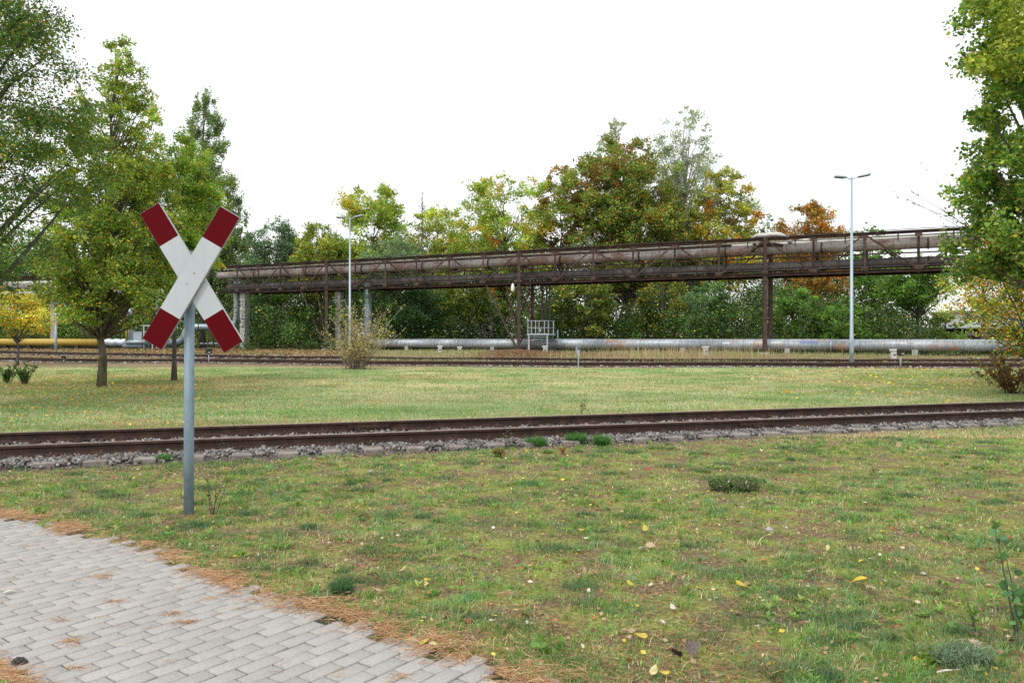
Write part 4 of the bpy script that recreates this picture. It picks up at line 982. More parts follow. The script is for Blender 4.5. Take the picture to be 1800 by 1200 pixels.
# ------------------------------------------------------------------ crossbuck
def crossbuck():
    z = 6.98; x = (332 - 900) * z / F; g = float(gh(x, z))
    root = empty('crossbuck_sign', (x, z, g), 'red and white level crossing cross on a grey steel post', 'crossing sign')
    xt = (333.5 - 900) * z / F
    MB().tube([(x, z, g - .2), (x, z, .6), (xt, z, H - (372 - HZ) * z / F - .35)], .0425, 28).build('post', M['galv_dull'], root)
    c = W(334.5, 489, z); s = z / F
    for (ax, ay), (bx, by), dy, nm in (((263.5, 366.5), (411.5, 610.5), -.075, 'rear'), ((405.5, 372.5), (268.5, 605), -.112, 'front')):
        k = (z + dy) / z
        A = W(ax, ay, z + dy); B = W(bx, by, z + dy); d = (B - A).normalized(); L = (B - A).length; wd = .200 if nm == 'front' else .196
        u = Vector((0, 1, 0)); side = d.cross(u).normalized()
        arm = MB().beam(A, B, wd, .030, u)
        # beam(): width along d x up = side, thickness along up
        o = arm.build('cross_arm', M['board_edge'], root, bevel=.004)
        inset = .0035
        def face(t0, t1, mat, name, k_=0):
            p, q = A.lerp(B, t0), A.lerp(B, t1); f = Vector((0, -.0165, 0)); h = side * (wd / 2 - inset)
            if t0 == 0: p = p + d * inset
            if t1 == 1: q = q - d * inset
            m = MB(); th = Vector((0, -.0015, 0))
            v = [p + f + h, q + f + h, q + f - h, p + f - h]; v += [w_ + th for w_ in v]
            m.add(v, [(0, 1, 2, 3), (7, 6, 5, 4), (0, 4, 5, 1), (1, 5, 6, 2), (2, 6, 7, 3), (3, 7, 4, 0)]); m.build(name, mat, o)
        r = .232 if nm == 'front' else .236
        face(0, r, M['board_red'], 'red_end'); face(r, 1 - r, M['board_white'], 'white_face'); face(1 - r, 1, M['board_red'], 'red_end')
    mb = MB()
    bt = MB()
    for t_ in (-.035, .035):
        q = W(334.5, 489, z - .13) + Vector((t_ * .9, 0, t_ * 1.3)); bt.tube([q, q + Vector((0, -.004, 0))], .007, 10)
    bt.build('rivet', M['board_edge'], root)
    for zz in (c.z + .14, c.z - .15): mb.box((c.x, z - .03, zz), (.11, .055, .035), 0, .004)
    mb.build('clamp', M['galv'], root)
crossbuck()

# ------------------------------------------------------------------ street lamps
def street_lamp(px, z, top_y, label, r=.075, head=True):
    x = (px - 900) * z / F; g = float(gh(x, z)); h = H - (top_y - HZ) * z / F
    root = empty('street_lamp', (x, z, g), label, 'street lamp', 'tall lamps beside the tracks')
    MB().tube([(x, z, g - .1), (x, z, g + 1.6), (x, z, g + 1.62), (x, z, h)], [r * 1.35, r * 1.25, r * 1.1, r * .62], 16).build('pole', M['lamp_pole'], root)
    MB().box((x, z - r * 1.2, g + .9), (.11, .04, .45), 0, .01).build('service_door', M['galv'], root)
    for s in (-1, 1):
        a = Vector((x, z, h - .14)); b = a + Vector((s * .36, -.05, .13 + .02 * s)); e = b + Vector((s * .62, -.1, .12 if s > 0 else .03))
        MB().tube([a, a.lerp(b, .5) + Vector((0, 0, -.015)), b], .032, 8).build('arm', M['lamp_pole'], root)
        d = (e - b); hd = MB(); n = d.normalized()
        hd.beam(b - n * .04, e, .30, .10)
        hdo = hd.build('lamp_head', M['galv'], root, bevel=.03)
        lo = Vector((0, -.0, -.062)); MB().beam(b + n * .05 + lo, e - n * .05 + lo, .24, .03).build('lamp_glass', M['glass_dark'], hdo)
street_lamp(1497, 43.4, 311, 'tall double headed lamp on the right, in front of the bridge', .085)
street_lamp(615, 58.2, 382, 'double headed lamp rising behind the bare yellow shrub', .08)
street_lamp(98, 64.5, 400, 'lamp pole at the far left mostly hidden by leaves', .08)

# ------------------------------------------------------------------ ground signals
def signal(px, z, top_y, label, w_=.26, h_=.34, body='black'):
    x = (px - 900) * z / F; g = float(gh(x, z)); zt = H - (top_y - HZ) * z / F
    root = empty('ground_signal', (x, z, g), label, 'ground signal', 'low signals beside the tracks')
    MB().tube([(x, z, g - .05), (x, z, zt - h_ * .6)], .035, 10).build('stake', M['galv'], root)
    MB().box((x, z, zt - h_ / 2), (w_, .22, h_), 0, .03).build('housing', M[body], root)
    MB().tube([(x - w_ * .12, z - .10, zt - h_ * .35), (x - w_ * .12, z - .18, zt - h_ * .33)], .05, 10).build('hood', M['black'], root)
    MB().box((x + w_ * .18, z - .114, zt - h_ * .72), (w_ * .45, .008, h_ * .14)).build('reflector', M['white_paint'], root)
signal(1583, 38.0, 613, 'black ground signal on a pale stake in front of the white number block', .30, .32)
signal(367, 43.6, 612, 'black ground signal on a thin white stake between post and cross tip', .32, .30)
signal(112, 46.5, 625, 'tiny dark trackside signal left of the lime tree trunk', .16, .2)
def marker_post():
    z = 39; x = (1016.5 - 900) * z / F; g = float(gh(x, z)); zt = H - (608.5 - HZ) * z / F
    root = empty('marker_post', (x, z, g), 'slim grey trackside post with two small plates right of the platform', 'marker post')
    MB().beam((x, z, g - .05), (x, z, zt - .1), .05).build('post', M['galv'], root)
    MB().box((x, z - .03, zt - .09), (.14, .02, .18), 0, .004).build('plate', M['galv_dull'], root)
    MB().box((x, z - .03, zt - .34), (.14, .02, .22), 0, .004).build('plate', M['galv'], root)
    MB().tube([(x, z - .04, zt - .09), (x, z - .045, zt - .09)], .04, 10).build('symbol', M['black'], root)
marker_post()
def point_box():
    p = G(1556, 645); mb = MB(); root = empty('point_lever_box', p, 'low dark point lever box with yellow lid beside the middle track on the right', 'lever box')
    MB().box(p + Vector((0, 0, .1)), (.28, .3, .24), .1, .03).build('housing', M['black'], root)
    MB().box(p + Vector((0, 0, .245)), (.2, .2, .05), .1, .02).build('lid', M['yellow_paint'], root)
    q = G(1530, 646); s = MB().box(q + Vector((0, 0, .05)), (.6, .35, .16), .08, .02).build('cable_cover', M['pillar'], None, q)
    tag(s, 'low grey concrete cable cover left of the lever box', 'cable cover')
point_box()

# bird on the raised loop
def bird():
    c = BP(17.05, .5, ZT + .62); root = empty('bird', c - Vector((0, 0, .12)), 'small dark bird perched on the raised pale pipe loop', 'bird')
    d = Vector((.86, -.3, -.35))
    pts = [c + Vector((-.17, .03, .115)), c + Vector((-.135, .03, .12)), c + Vector((-.10, .02, .10)), c + Vector((-.05, .01, .05)), c + Vector((.02, 0, .01)), c + Vector((.10, -.02, -.04)), c + Vector((.2, -.04, -.09)), c + Vector((.3, -.06, -.13))]
    MB().tube(pts, [.006, .045, .055, .075, .09, .07, .035, .015], 14).build('body', M['bird'], root)
    MB().tube([c + Vector((-.165, .03, .115)), c + Vector((-.225, .035, .105))], [.016, .003], 8).build('beak', M['black'], root)
    for s in (-1, 1): MB().tube([c + Vector((.0 + s * .02, s * .03, -.05)), c + Vector((-.01 + s * .02, s * .03, -.13))], .008, 5).build('leg', M['black'], root)
bird()

# ------------------------------------------------------------------ buildings far right
def shed():
    z = 84; a, b = W(1648, 600, z), W(1800, 600, z); root = empty('shed', (a.x + 2, z, .3), 'long low dark shed with grey roof behind the pipe at the right', 'shed')
    zt, zr = W(0, 577, z).z, W(0, 568, z).z; x0, x1 = a.x, b.x + 3
    MB().box(((x0 + x1) / 2, z + 3, (.2 + zt) / 2), (x1 - x0, 5, zt - .2)).build('wall', M['dark_wall'], root)
    m = MB(); xr = W(1695, 0, z).x
    m.box(((x0 + x1) / 2, z + 2.6, zt + .05), (x1 - x0 + 1, 6.6, .14)); m.build('roof_edge', M['roof_grey'], root)
    m = MB(); m.add([(xr, z - .4, zt + .13), (x1, z - .4, zt + .13), (x1, z + 3, zr + .25), (xr + 3, z + 3, zr + .25), (xr, z + 6, zt + .13), (x1, z + 6, zt + .13)], [(0, 1, 2, 3), (3, 2, 5, 4), (0, 3, 4)]); m.build('roof', M['roof_grey'], root)
    for px in (1712, 1745, 1775): MB().box((W(px, 0, z).x, z + .49, W(0, 586, z).z), (1.2, .06, .45)).build('window', M['roof_grey'], root)
shed()
def white_house():
    z = 125; x0, x1 = W(1686, 0, z).x, W(1790, 0, z).x; zt = W(0, 549, z).z
    root = empty('building', ((x0 + x1) / 2, z, .3), 'white flat roofed building glimpsed above the dark shed', 'building')
    MB().box(((x0 + x1) / 2, z + 4, zt / 2), (x1 - x0, 8, zt)).build('wall', M['wall_pale'], root)
    MB().box(((x0 + x1) / 2, z + 4, zt + .12), (x1 - x0 + .6, 8.6, .3)).build('roof', M['roof_grey'], root)
    MB().box(((x0 + x1) / 2, z - .06, W(0, 558, z).z), (x1 - x0 - .4, .1, .22)).build('ledge', M['roof_grey'], root)
    for k in range(5):
        x = x0 + 1.2 + k * 1.8; MB().box((x, z - .03, W(0, 563, z).z), (.8, .1, .7)).build('window', M['glass_dark'], root)
white_house()

# ------------------------------------------------------------------ grass
def blades(name, X, Y, hgt, wid, cols, label, seed, lean=.5, seg2=True, z0=0, lift=0):
    rg = rng_(seed); n = len(X); Z = gh(X, Y) - .004 + z0
    a = rg.uniform(0, 2 * np.pi, n); dx, dy = np.cos(a), np.sin(a)
    ln = np.abs(rg.normal(0, 1, n)) * lean * hgt; b = rg.uniform(0, 2 * np.pi, n)
    lx, ly = np.cos(b) * ln, np.sin(b) * ln
    w2 = wid * .5 * np.exp(rg.normal(0, .2, n)); B = np.stack([X, Y, Z], -1); s = np.stack([dx * w2, dy * w2, 0 * w2], -1)
    hz = np.sqrt(np.clip(1 - (ln / (hgt * 2.2)) ** 2, .05, 1)) * hgt + lift
    T_ = B + np.stack([lx, ly, hz], -1); Mi = B + np.stack([lx * .32, ly * .32, hz * .6], -1)
    if seg2:
        V = np.stack([B - s, B + s, Mi + s * .8, Mi - s * .8, T_], 1).reshape(-1, 3); k = np.arange(n)[:, None] * 5
        Fq = [k + np.array([[0, 1, 2, 3]]), k + np.array([[3, 2, 4]])]; C = np.repeat(cols, 5, 0)
    else:
        V = np.stack([B - s, B + s, T_], 1).reshape(-1, 3); k = np.arange(n)[:, None] * 3; Fq = [k + np.array([[0, 1, 2]])]; C = np.repeat(cols, 3, 0)
    return tag(arr_mesh(name, V, Fq, C, M['grass']), label, kind='stuff')

GR = (.145, .31, .055); GB = (.145, .32, .145); GY = (.34, .41, .07); ST = (.60, .52, .32); SB = (.34, .20, .09); GL = (.25, .40, .10); RB = (.22, .085, .05)
def lawn_cols(X, Y, rg, dry=0.0):
    n = len(X); a = fbm(X, Y, .9, 31); b = fbm(X, Y, .5, 41); c = fbm(X, Y, 2.5, 51)
    u = rg.random(n); pal = np.array([GR, GB, GY, ST, SB, GL])
    wts = np.stack([1.3 + 0 * a, .6 + 3.2 * np.clip(b - .52, 0, 1) * 3, .35 + 3 * np.clip(a - .5, 0, 1) * 3, .75 + 3 * np.clip(.46 - a, 0, 1) * 3 + dry, .38 + 3 * np.clip(.45 - b, 0, 1) * 2 + dry * .6, 1.0 + 0 * a], -1)
    wts = np.clip(wts, .01, 9); cw = np.cumsum(wts / wts.sum(1, keepdims=True), 1); i = (u[:, None] > cw).sum(1).clip(0, 5)
    return pal[i] * 1.1 * np.exp(rg.normal(0, .26, (n, 1))) * (.68 + .64 * c)[:, None] * np.stack([1 + .5 * (.5 - fbm(X, Y, 1.7, 53)), 1 + 0 * X, 1 + 0 * X], -1)

def sample(n, y0, y1, rg, power=1.0, wide=.66, extra=.6):
    y = y0 + (y1 - y0) * rg.random(n * 2) ** power; x = rg.uniform(-1, 1, n * 2) * (wide * y + extra)
    k = rg.random(n * 2) < (wide * y + extra) / (wide * y1 + extra) if power == 1.0 else np.ones(n * 2, bool)
    return x[k][:n], y[k][:n]
ANG = math.atan(.303)
def track_u(x, y): return (y - 11.6) * math.cos(ANG) - x * math.sin(ANG)

def lawn_ok(x, y, rg, soft=.12):
    e = .3 * (fbm(x, y, .5, 61) - .5) + .34 * (fbm(x, y, .22, 63) - .5)
    ok = ((edge_d(x, y) + e * .8 > .0 + soft * rg.random(len(x)) ** 2) | (edge2_d(x, y) < -.05))
    ex_ = track_u(x, y); e2 = .45 * (fbm(x, y, .9, 9) - .5)
    ok &= (ex_ + e2 < -.47) | (ex_ + e2 > 2.2) | ((ex_ < -.10) & (ex_ > -.6) & (vnoise(x, y, .35, 66) > .72) & (rg.random(len(x)) < .4))
    return ok
def near_lawn():
    rg = rng_(301)
    # low carpet
    x, y = sample(420000, 2.6, 13.6, rg, 1.35); k = lawn_ok(x, y, rg)
    dens = fbm(x, y, .28, 71); k &= rg.random(len(x)) < np.clip((dens - .36) * 5.0, .05, 1) * np.clip(.35 + 1.6 * fbm(x, y, 1.6, 77), .3, 1) * np.clip(.22 + (-.5 - track_u(x, y)) * .9, .12, 1) * (1 - .45 * sstep(.2, 1.6, x) * sstep(6.2, 4.2, y))
    x, y = x[k], y[k]; dry = np.clip(1 - np.abs(track_u(x, y) + .9) / .6, 0, 1) * 1.5 + np.clip(.6 - edge_d(x, y), 0, .6) * 2
    blades('lawn_grass', x, y, (.007 + .017 * rg.random(len(x))) * (.5 + 1.1 * fbm(x, y, .22, 75)) * (1 + y * .03), .0034 + y * .0003, lawn_cols(x, y, rg, dry), 'short mixed grass of the near lawn', 302, lean=1.7)
    # tufts
    cx, cy = sample(15000, 2.7, 13.4, rg, 1.3); k = lawn_ok(cx, cy, rg, .2) & (rg.random(len(cx)) < np.clip((fbm(cx, cy, .6, 81) - .34) * 3.6, .04, 1) * np.clip((fbm(cx, cy, 1.9, 82) - .2) * 2.6, .25, 1)); cx, cy = cx[k], cy[k]
    n = len(cx); m = rg.integers(14, 46, n); ti = np.repeat(np.arange(n), m); tr = (.012 + .028 * rg.random(n))[ti]
    x = cx[ti] + rg.normal(0, 1, len(ti)) * tr; y = cy[ti] + rg.normal(0, 1, len(ti)) * tr
    tp = np.array([GR, GB, (.10, .22, .05), GL, (.19, .33, .16), ST, (.24, .27, .10)])[rg.choice(7, n, p=[.24, .22, .16, .16, .08, .06, .08])]
    tc = tp[ti] * (.72 + .56 * fbm(cx, cy, 2.1, 57))[ti][:, None] * np.exp(rg.normal(0, .2, (len(ti), 1))) * .75 + lawn_cols(x, y, rg) * .25
    th = (.020 + .034 * rg.random(n) ** 1.6)[ti] * np.exp(rg.normal(0, .25, len(ti)))
    blades('grass_tufts', x, y, th, .0030 + y * .00028, tc, 'tufts of fescue standing out of the near lawn', 303, lean=.95)
    # lush blue green cushions here and there
    cx, cy = sample(420, 3.3, 12.2, rg, 1.2); k = lawn_ok(cx, cy, rg, .3) & (edge_d(cx, cy) > .3); cx, cy = cx[k], cy[k]; n = len(cx); m = rg.integers(60, 300, n); ti = np.repeat(np.arange(n), m); tr = (.02 + .07 * rg.random(n))[ti]
    x = cx[ti] + rg.normal(0, 1, len(ti)) * tr * 1.5; y = cy[ti] + rg.normal(0, 1, len(ti)) * tr
    pal = np.array([(.10, .19, .085), (.12, .20, .10), (.13, .21, .06), (.17, .22, .10)])[rg.integers(0, 4, n)][ti] * np.exp(rg.normal(0, .22, (len(ti), 1)))
    blades('grass_tufts', x, y, (.025 + .035 * rg.random(len(x))), .0026 + y * .0002, pal, 'blue green cushions of fine grass in the near lawn', 304, lean=.7)
near_lawn()
def rosettes():
    rg = rng_(351); cx, cy = sample(1700, 2.9, 12, rg, 1.25); k = lawn_ok(cx, cy, rg, .1) & (fbm(cx, cy, .9, 87) > .46); cx, cy = cx[k], cy[k]; n = len(cx)
    m = rg.integers(4, 12, n); ti = np.repeat(np.arange(n), m); a = rg.uniform(0, 6.28, len(ti)); L = rg.uniform(.012, .035, len(ti)) * (1 + .04 * cy[ti]); el_ = rg.uniform(.15, .9, len(ti))
    B = np.stack([cx[ti], cy[ti], gh(cx, cy)[ti] + .012], -1); d = np.stack([np.cos(a) * np.cos(el_), np.sin(a) * np.cos(el_), np.sin(el_)], -1); sd_ = np.stack([-np.sin(a), np.cos(a), 0 * a], -1) * L[:, None] * .28
    E = B + d * L[:, None] * 1.5; Q = B + d * L[:, None] * .8 + np.array([0, 0, .004])
    V = np.stack([B, Q + sd_, E - np.array([0, 0, .004]), Q - sd_], 1).reshape(-1, 3)
    c = np.array([(.17, .34, .06), (.22, .38, .08), (.13, .26, .07), (.3, .36, .1)])[rg.integers(0, 4, n)][ti] * np.exp(rg.normal(0, .15, (len(ti), 1)))
    tag(arr_mesh('lawn_weeds', V, [np.arange(len(ti) * 4).reshape(-1, 4)], np.repeat(c, 4, 0), M['leaf']), 'tiny broad leaved rosettes between the grass', kind='stuff')
    x, y = sample(7000, 2.8, 13, rg, 1.3); k = lawn_ok(x, y, rg, .1) & (fbm(x, y, .7, 88) > .48); x, y = x[k], y[k]
    blades('grass_tufts', x, y, .02 + .055 * rg.random(len(x)) ** 2, .0020 + .00018 * y, np.array([(.62, .54, .34), (.5, .36, .2), (.7, .64, .45)])[rg.integers(0, 3, len(x))], 'dry straw stalks in the near lawn', 352, lean=1.1)
    # needles and straw lying flat in the lawn
    x, y = sample(30000, 2.8, 10, rg, 1.3); k = lawn_ok(x, y, rg, .05) & (fbm(x, y, .5, 89) > .5 - .25 * (edge_d(x, y) < .8)); x, y = x[k], y[k]; n = len(x)
    a = rg.uniform(0, 6.28, n); L = rg.uniform(.015, .035, n); w_ = .0011 + y * .00012
    A = np.stack([x - np.cos(a) * L, y - np.sin(a) * L, gh(x, y) + .006 + .012 * rg.random(n)], -1); E = np.stack([x + np.cos(a) * L, y + np.sin(a) * L, gh(x, y) + .006 + .012 * rg.random(n)], -1); s_ = np.stack([-np.sin(a) * w_, np.cos(a) * w_, 0 * a], -1)
    c = np.array([(.42, .20, .09), (.5, .36, .2), (.3, .14, .07)])[rg.integers(0, 3, n)]
    tag(arr_mesh('pine_needles', np.stack([A - s_, A + s_, E + s_, E - s_], 1).reshape(-1, 3), [np.arange(n * 4).reshape(-1, 4)], np.repeat(c, 4, 0), M['litter']), 'brown needles and straw lying in the lawn', kind='stuff')
rosettes()
def far_lawn():
    rg = rng_(311)
    x, y = sample(620000, 12.2, 40, rg, 1.25, .68, 1); k = lawn_ok(x, y, rg)
    ft = np.interp(x, [p[0] for p in FT1], [p[1] for p in FT1]); k &= y < ft - .55 - .3 * rg.random(len(x)); x, y = x[k], y[k]; n = len(x)
    a = fbm(x, y, 3.5, 91); b = fbm(x * .5, y, 1.6, 93); u = rg.random(n)
    pal = np.array([(.29, .38, .20), (.44, .47, .30), (.60, .54, .37), (.17, .33, .11), (.46, .27, .14)])
    wts = np.stack([.9 + 0 * a, .8 + 0 * a, .35 + 7 * np.clip(.5 - a, 0, 1) , .15 + 16 * np.clip(b - .56, 0, 1) + 3.0 * np.clip(a - .56, 0, 1), .14 + 11 * np.clip(.43 - b, 0, 1) + np.clip((16.5 + .3 * x - y) / 3, 0, 1) * 1.6], -1)
    cw = np.cumsum(wts / wts.sum(1, keepdims=True), 1); i = (u[:, None] > cw).sum(1).clip(0, 4)
    q = fbm(x * .45, y, 2.2, 95); q2 = fbm(x * .6, y, .8, 96)
    tone = (.80 + .55 * q) [:, None] * (.85 + .3 * q2)[:, None] * np.stack([1 + .35 * (.5 - a), 1 + 0 * a, 1 - .2 * (a - .5)], -1)
    shade_ = np.exp(-((x + 13.5) / 5) ** 2 - ((y - 25) / 6) ** 2) + np.exp(-((x - 16) / 4.5) ** 2 - ((y - 25) / 5) ** 2)   # brownish turf under the trees, with their shade painted into its colour
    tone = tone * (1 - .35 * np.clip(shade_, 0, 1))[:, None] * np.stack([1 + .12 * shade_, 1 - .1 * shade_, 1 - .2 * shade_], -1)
    blades('lawn_grass', x, y, (.03 + .03 * rg.random(n)) * (.8 + .5 * b), .0045 + y * .00042, pal[i] * tone * np.exp(rg.normal(0, .2, (n, 1))), 'pale green grass of the lawn between the tracks', 312, lean=.9, seg2=False)
    # thicker dark tufts strewn through it
    cx, cy = sample(1500, 13, 37, rg, 1.2); n = len(cx); m = rg.integers(15, 70, n); ti = np.repeat(np.arange(n), m)
    x = cx[ti] + rg.normal(0, .14, len(ti)) * 1.6; y = cy[ti] + rg.normal(0, .09, len(ti)); k = lawn_ok(x, y, rg); x, y = x[k], y[k]
    blades('grass_tufts', x, y, .05 + .06 * rg.random(len(x)), .005 + y * .0004, np.array([(.16, .28, .08), (.21, .33, .11)])[rg.integers(0, 2, len(x))] * np.exp(rg.normal(0, .2, (len(x), 1))), 'darker green tufts in the lawn between the tracks', 313, lean=.7, seg2=False)
far_lawn()
def verge():
    rg = rng_(321); n = 120000
    x = rg.uniform(-44, 42, n); y = rg.uniform(39, 64, n); lim = 63.5 - .5 * x; f1 = np.interp(x, [p[0] for p in FT1], [p[1] for p in FT1]); f2 = np.interp(x, [p[0] for p in FT2], [p[1] for p in FT2])
    k = (np.abs(x) < .68 * y + 1) & (y > f1 + 1.9) & ((y < f2 - .3) | (y > f2 + 1.8)) & (y < lim + 1)
    x, y = x[k], y[k]; n = len(x); a = fbm(x, y, 3, 17)
    k = rg.random(n) < np.clip((a - .25) * 2.5, .15, 1); x, y, a = x[k], y[k], a[k]; n = len(x)
    pal = np.array([(.44, .40, .25), (.34, .37, .17), (.20, .30, .09), (.26, .17, .10)]); px = 900 + x * F / y
    left = (px < 620)
    i = rg.choice(4, n, p=[.32, .30, .28, .10]); i[left & (rg.random(n) < .45)] = 3
    tall = .12 + .13 * rg.random(n) + .26 * np.exp(-((px - 1190) / 110) ** 2) * rg.random(n) + .12 * (px > 640) * (px < 860) * rg.random(n)
    tall[left] *= .5
    blades('verge_grass', x, y, tall, .022 + 0 * x, pal[i] * np.exp(rg.normal(0, .2, (n, 1))), 'tall straw coloured grass between the far tracks and the ground pipe', 322, lean=.35, seg2=False)
    # seed heads of the tallest stalks
    m = 900; px = rg.normal(1190, 95, m); z = rg.uniform(47, 53.5, m); X = (px - 900) * z / F
    blades('verge_grass', X, z, .40 + .40 * rg.random(m), .022 + 0 * X, np.array([(.45, .36, .22)]) * np.exp(rg.normal(0, .15, (m, 1))), 'tall tan seeding stalks left of the two post support', 323, lean=.25)
    # reddish heather-like cover
    m = 6000; px = np.where(rg.random(m) < .6, rg.normal(905, 32, m), rg.normal(985, 70, m)); z = rg.uniform(50, 57, m); X = (px - 900) * z / F
    cc = np.array([(.20, .07, .07), (.26, .13, .10), (.36, .26, .13), (.18, .05, .07), (.2, .26, .1)])[rg.integers(0, 5, m)]
    V, Fq = leaf_quads(np.stack([X, z, gh(X, z) + .03 + .22 * rg.random(m) * np.exp(-((px - 905) / 60) ** 2) + .08 * rg.random(m)], -1), .09, .06, rg, .4)
    tag(arr_mesh('red_ground_cover', V, [Fq], np.repeat(cc, 4, 0), M['leaf']), 'low purple red creeper at the foot of the middle support', kind='stuff')
verge()

def scatter_leaves(name, X, Y, size, pal, label, seed, lift=.012):
    rg = rng_(seed); n = len(X); P = np.stack([X, Y, gh(X, Y) + lift + .02 * rg.random(n)], -1)
    V, Fq = leaf_quads(P, size, size * .75, rg, .85); c = pick_cols(n, pal, rg) * np.exp(rg.normal(0, .2, (n, 1)))
    return tag(arr_mesh(name, V, [Fq], np.repeat(c, 4, 0), M['litter']), label, kind='stuff')
def litter():
    rg = rng_(331)
    x, y = sample(5200, 2.9, 13, rg, 1.2); k = lawn_ok(x, y, rg, 0); x, y = x[k], y[k]
    scatter_leaves('leaf_litter', x, y, .030, [((.35, .22, .13), 3), ((.46, .33, .22), 2), ((.62, .48, .08), .8), ((.18, .10, .06), 4), ((.62, .56, .48), .6), ((.4, .14, .07), 1.2)], 'small dry leaf scraps over the near lawn', 332)
    n = 2600; px = rg.normal(1600, 130, n); py = 645 + np.abs(rg.normal(0, 22, n)); z = 2198 / (py - 590); x = (px - 900) * z / F; k = (track_u(x, z) > 2.2) & (rg.random(n) < .6)
    scatter_leaves('leaf_litter', x[k], z[k], .085, [((.58, .46, .06), 5), ((.5, .3, .05), 2), ((.4, .25, .15), 2), ((.6, .52, .3), 1)], 'yellow leaves strewn on the lawn below the tall street lamp', 333, .03)
    n = 3200; px = rg.normal(160, 190, n); py = 655 + np.abs(rg.normal(0, 40, n)); z = 2198 / (py - 590); x = (px - 900) * z / F; k = track_u(x, z) > 2.2
    scatter_leaves('leaf_litter', x[k], z[k], .055, [((.55, .38, .06), 4), ((.5, .24, .05), 2), ((.4, .25, .12), 2)], 'yellow and brown leaves under the trees on the lawn', 334, .03)
    n = 11000; px = rg.uniform(-20, 640, n); z = rg.uniform(52, 79, n); x = (px - 900) * z / F
    scatter_leaves('leaf_litter', x, z, .14, [((.27, .14, .07), 5), ((.36, .22, .11), 3), ((.40, .33, .15), 2), ((.18, .10, .06), 2), ((.14, .22, .07), 3)], 'rust brown fallen leaves on the bank under the left bridge end', 335, .03)
    # moss and weeds green patch + dead bits on the stony margin near the rail
    n = 42000; s = rg.uniform(-14, 20, n); u = -.50 - np.abs(rg.normal(0, .42, n)) * (.5 + vnoise(s, s * 0, 1.3, 8)); u = np.where(rg.random(n) < .3, 2.15 + np.abs(rg.normal(0, .5, n)), u); X = s * math.cos(ANG) - u * math.sin(ANG); Y = 11.6 + s * math.sin(ANG) + u * math.cos(ANG)
    scatter_leaves('dry_moss', X, Y, .020, [((.32, .25, .19), 4), ((.44, .35, .28), 3), ((.18, .13, .10), 3), ((.34, .22, .12), 2), ((.24, .24, .10), 2)], 'dry pinkish litter along the foot of the ballast', 336, .002)
litter()

def needles():
    rg = rng_(341); n = 26000; x = rg.uniform(-6.5, 2.0, n); e0 = np.interp(x, ex, ey)
    y = e0 + np.where(rg.random(n) < .8, rg.normal(.03, .09, n), rg.uniform(-2.2, .4, n)); d = edge_d(x, y)
    c = fbm(x, y, .30, 97); c2 = fbm(x, y, .16, 99)
    p = np.where(d > -.22, np.clip((c - .44) * 5, 0.07, 1), np.clip((c2 - .60) * 6, 0.02, 1)) * np.where(d > .35, .25, 1)
    k = (rg.random(n) < p) & (y > 1.5); x, y = x[k], y[k]; n = len(x)
    n2 = 2600; x2 = rg.uniform(-2.8, -1.9, n2); y2 = 3.80 - .74 * (x2 + 2.52) + rg.normal(-.05, .07, n2); x = np.concatenate([x, x2]); y = np.concatenate([y, y2]); n = len(x)
    # loose bunches dropped on the path
    nb = 60; bx = rg.uniform(-4.2, .2, nb); by = rg.uniform(3.0, 6.2, nb); m = rg.integers(3, 26, nb); ti = np.repeat(np.arange(nb), m)
    x = np.concatenate([x, bx[ti] + rg.normal(0, .035, len(ti))]); y = np.concatenate([y, by[ti] + rg.normal(0, .02, len(ti))]); n = len(x)
    a = rg.normal(.2, .9, n); L = rg.uniform(.018, .042, n); dx, dy = np.cos(a) * L, np.sin(a) * L; w_ = .0010
    z = gh(x, y) * (edge_d(x, y) > 0) + .016 + .014 * rg.random(n) * (edge_d(x, y) > -.1) + .006 * rg.random(n); t = rg.normal(0, .12, n) * L; bend = rg.normal(0, .12, n) * L
    A = np.stack([x - dx, y - dy, z + .5 * 0 - t], -1); B = np.stack([x + dx, y + dy, z + t], -1); Mi = np.stack([x - dy / L * bend, y + dx / L * bend, z + .003], -1)
    s = np.stack([-dy / L * w_, dx / L * w_, 0 * x + .0004], -1)
    V = np.stack([A - s, A + s, Mi + s, Mi - s, B + s, B - s], 1).reshape(-1, 3); k = np.arange(n)[:, None] * 6
    pal = np.array([(.36, .19, .09), (.44, .26, .13), (.26, .13, .07), (.50, .35, .2)])[rg.integers(0, 4, n)] * np.exp(rg.normal(0, .18, (n, 1)))
    tag(arr_mesh('pine_needles', V, [k + np.array([[0, 1, 2, 3]]), k + np.array([[3, 2, 4, 5]])], np.repeat(pal, 6, 0), M['litter']), 'orange brown pine needles along the edge of the paved path', kind='stuff')
needles()

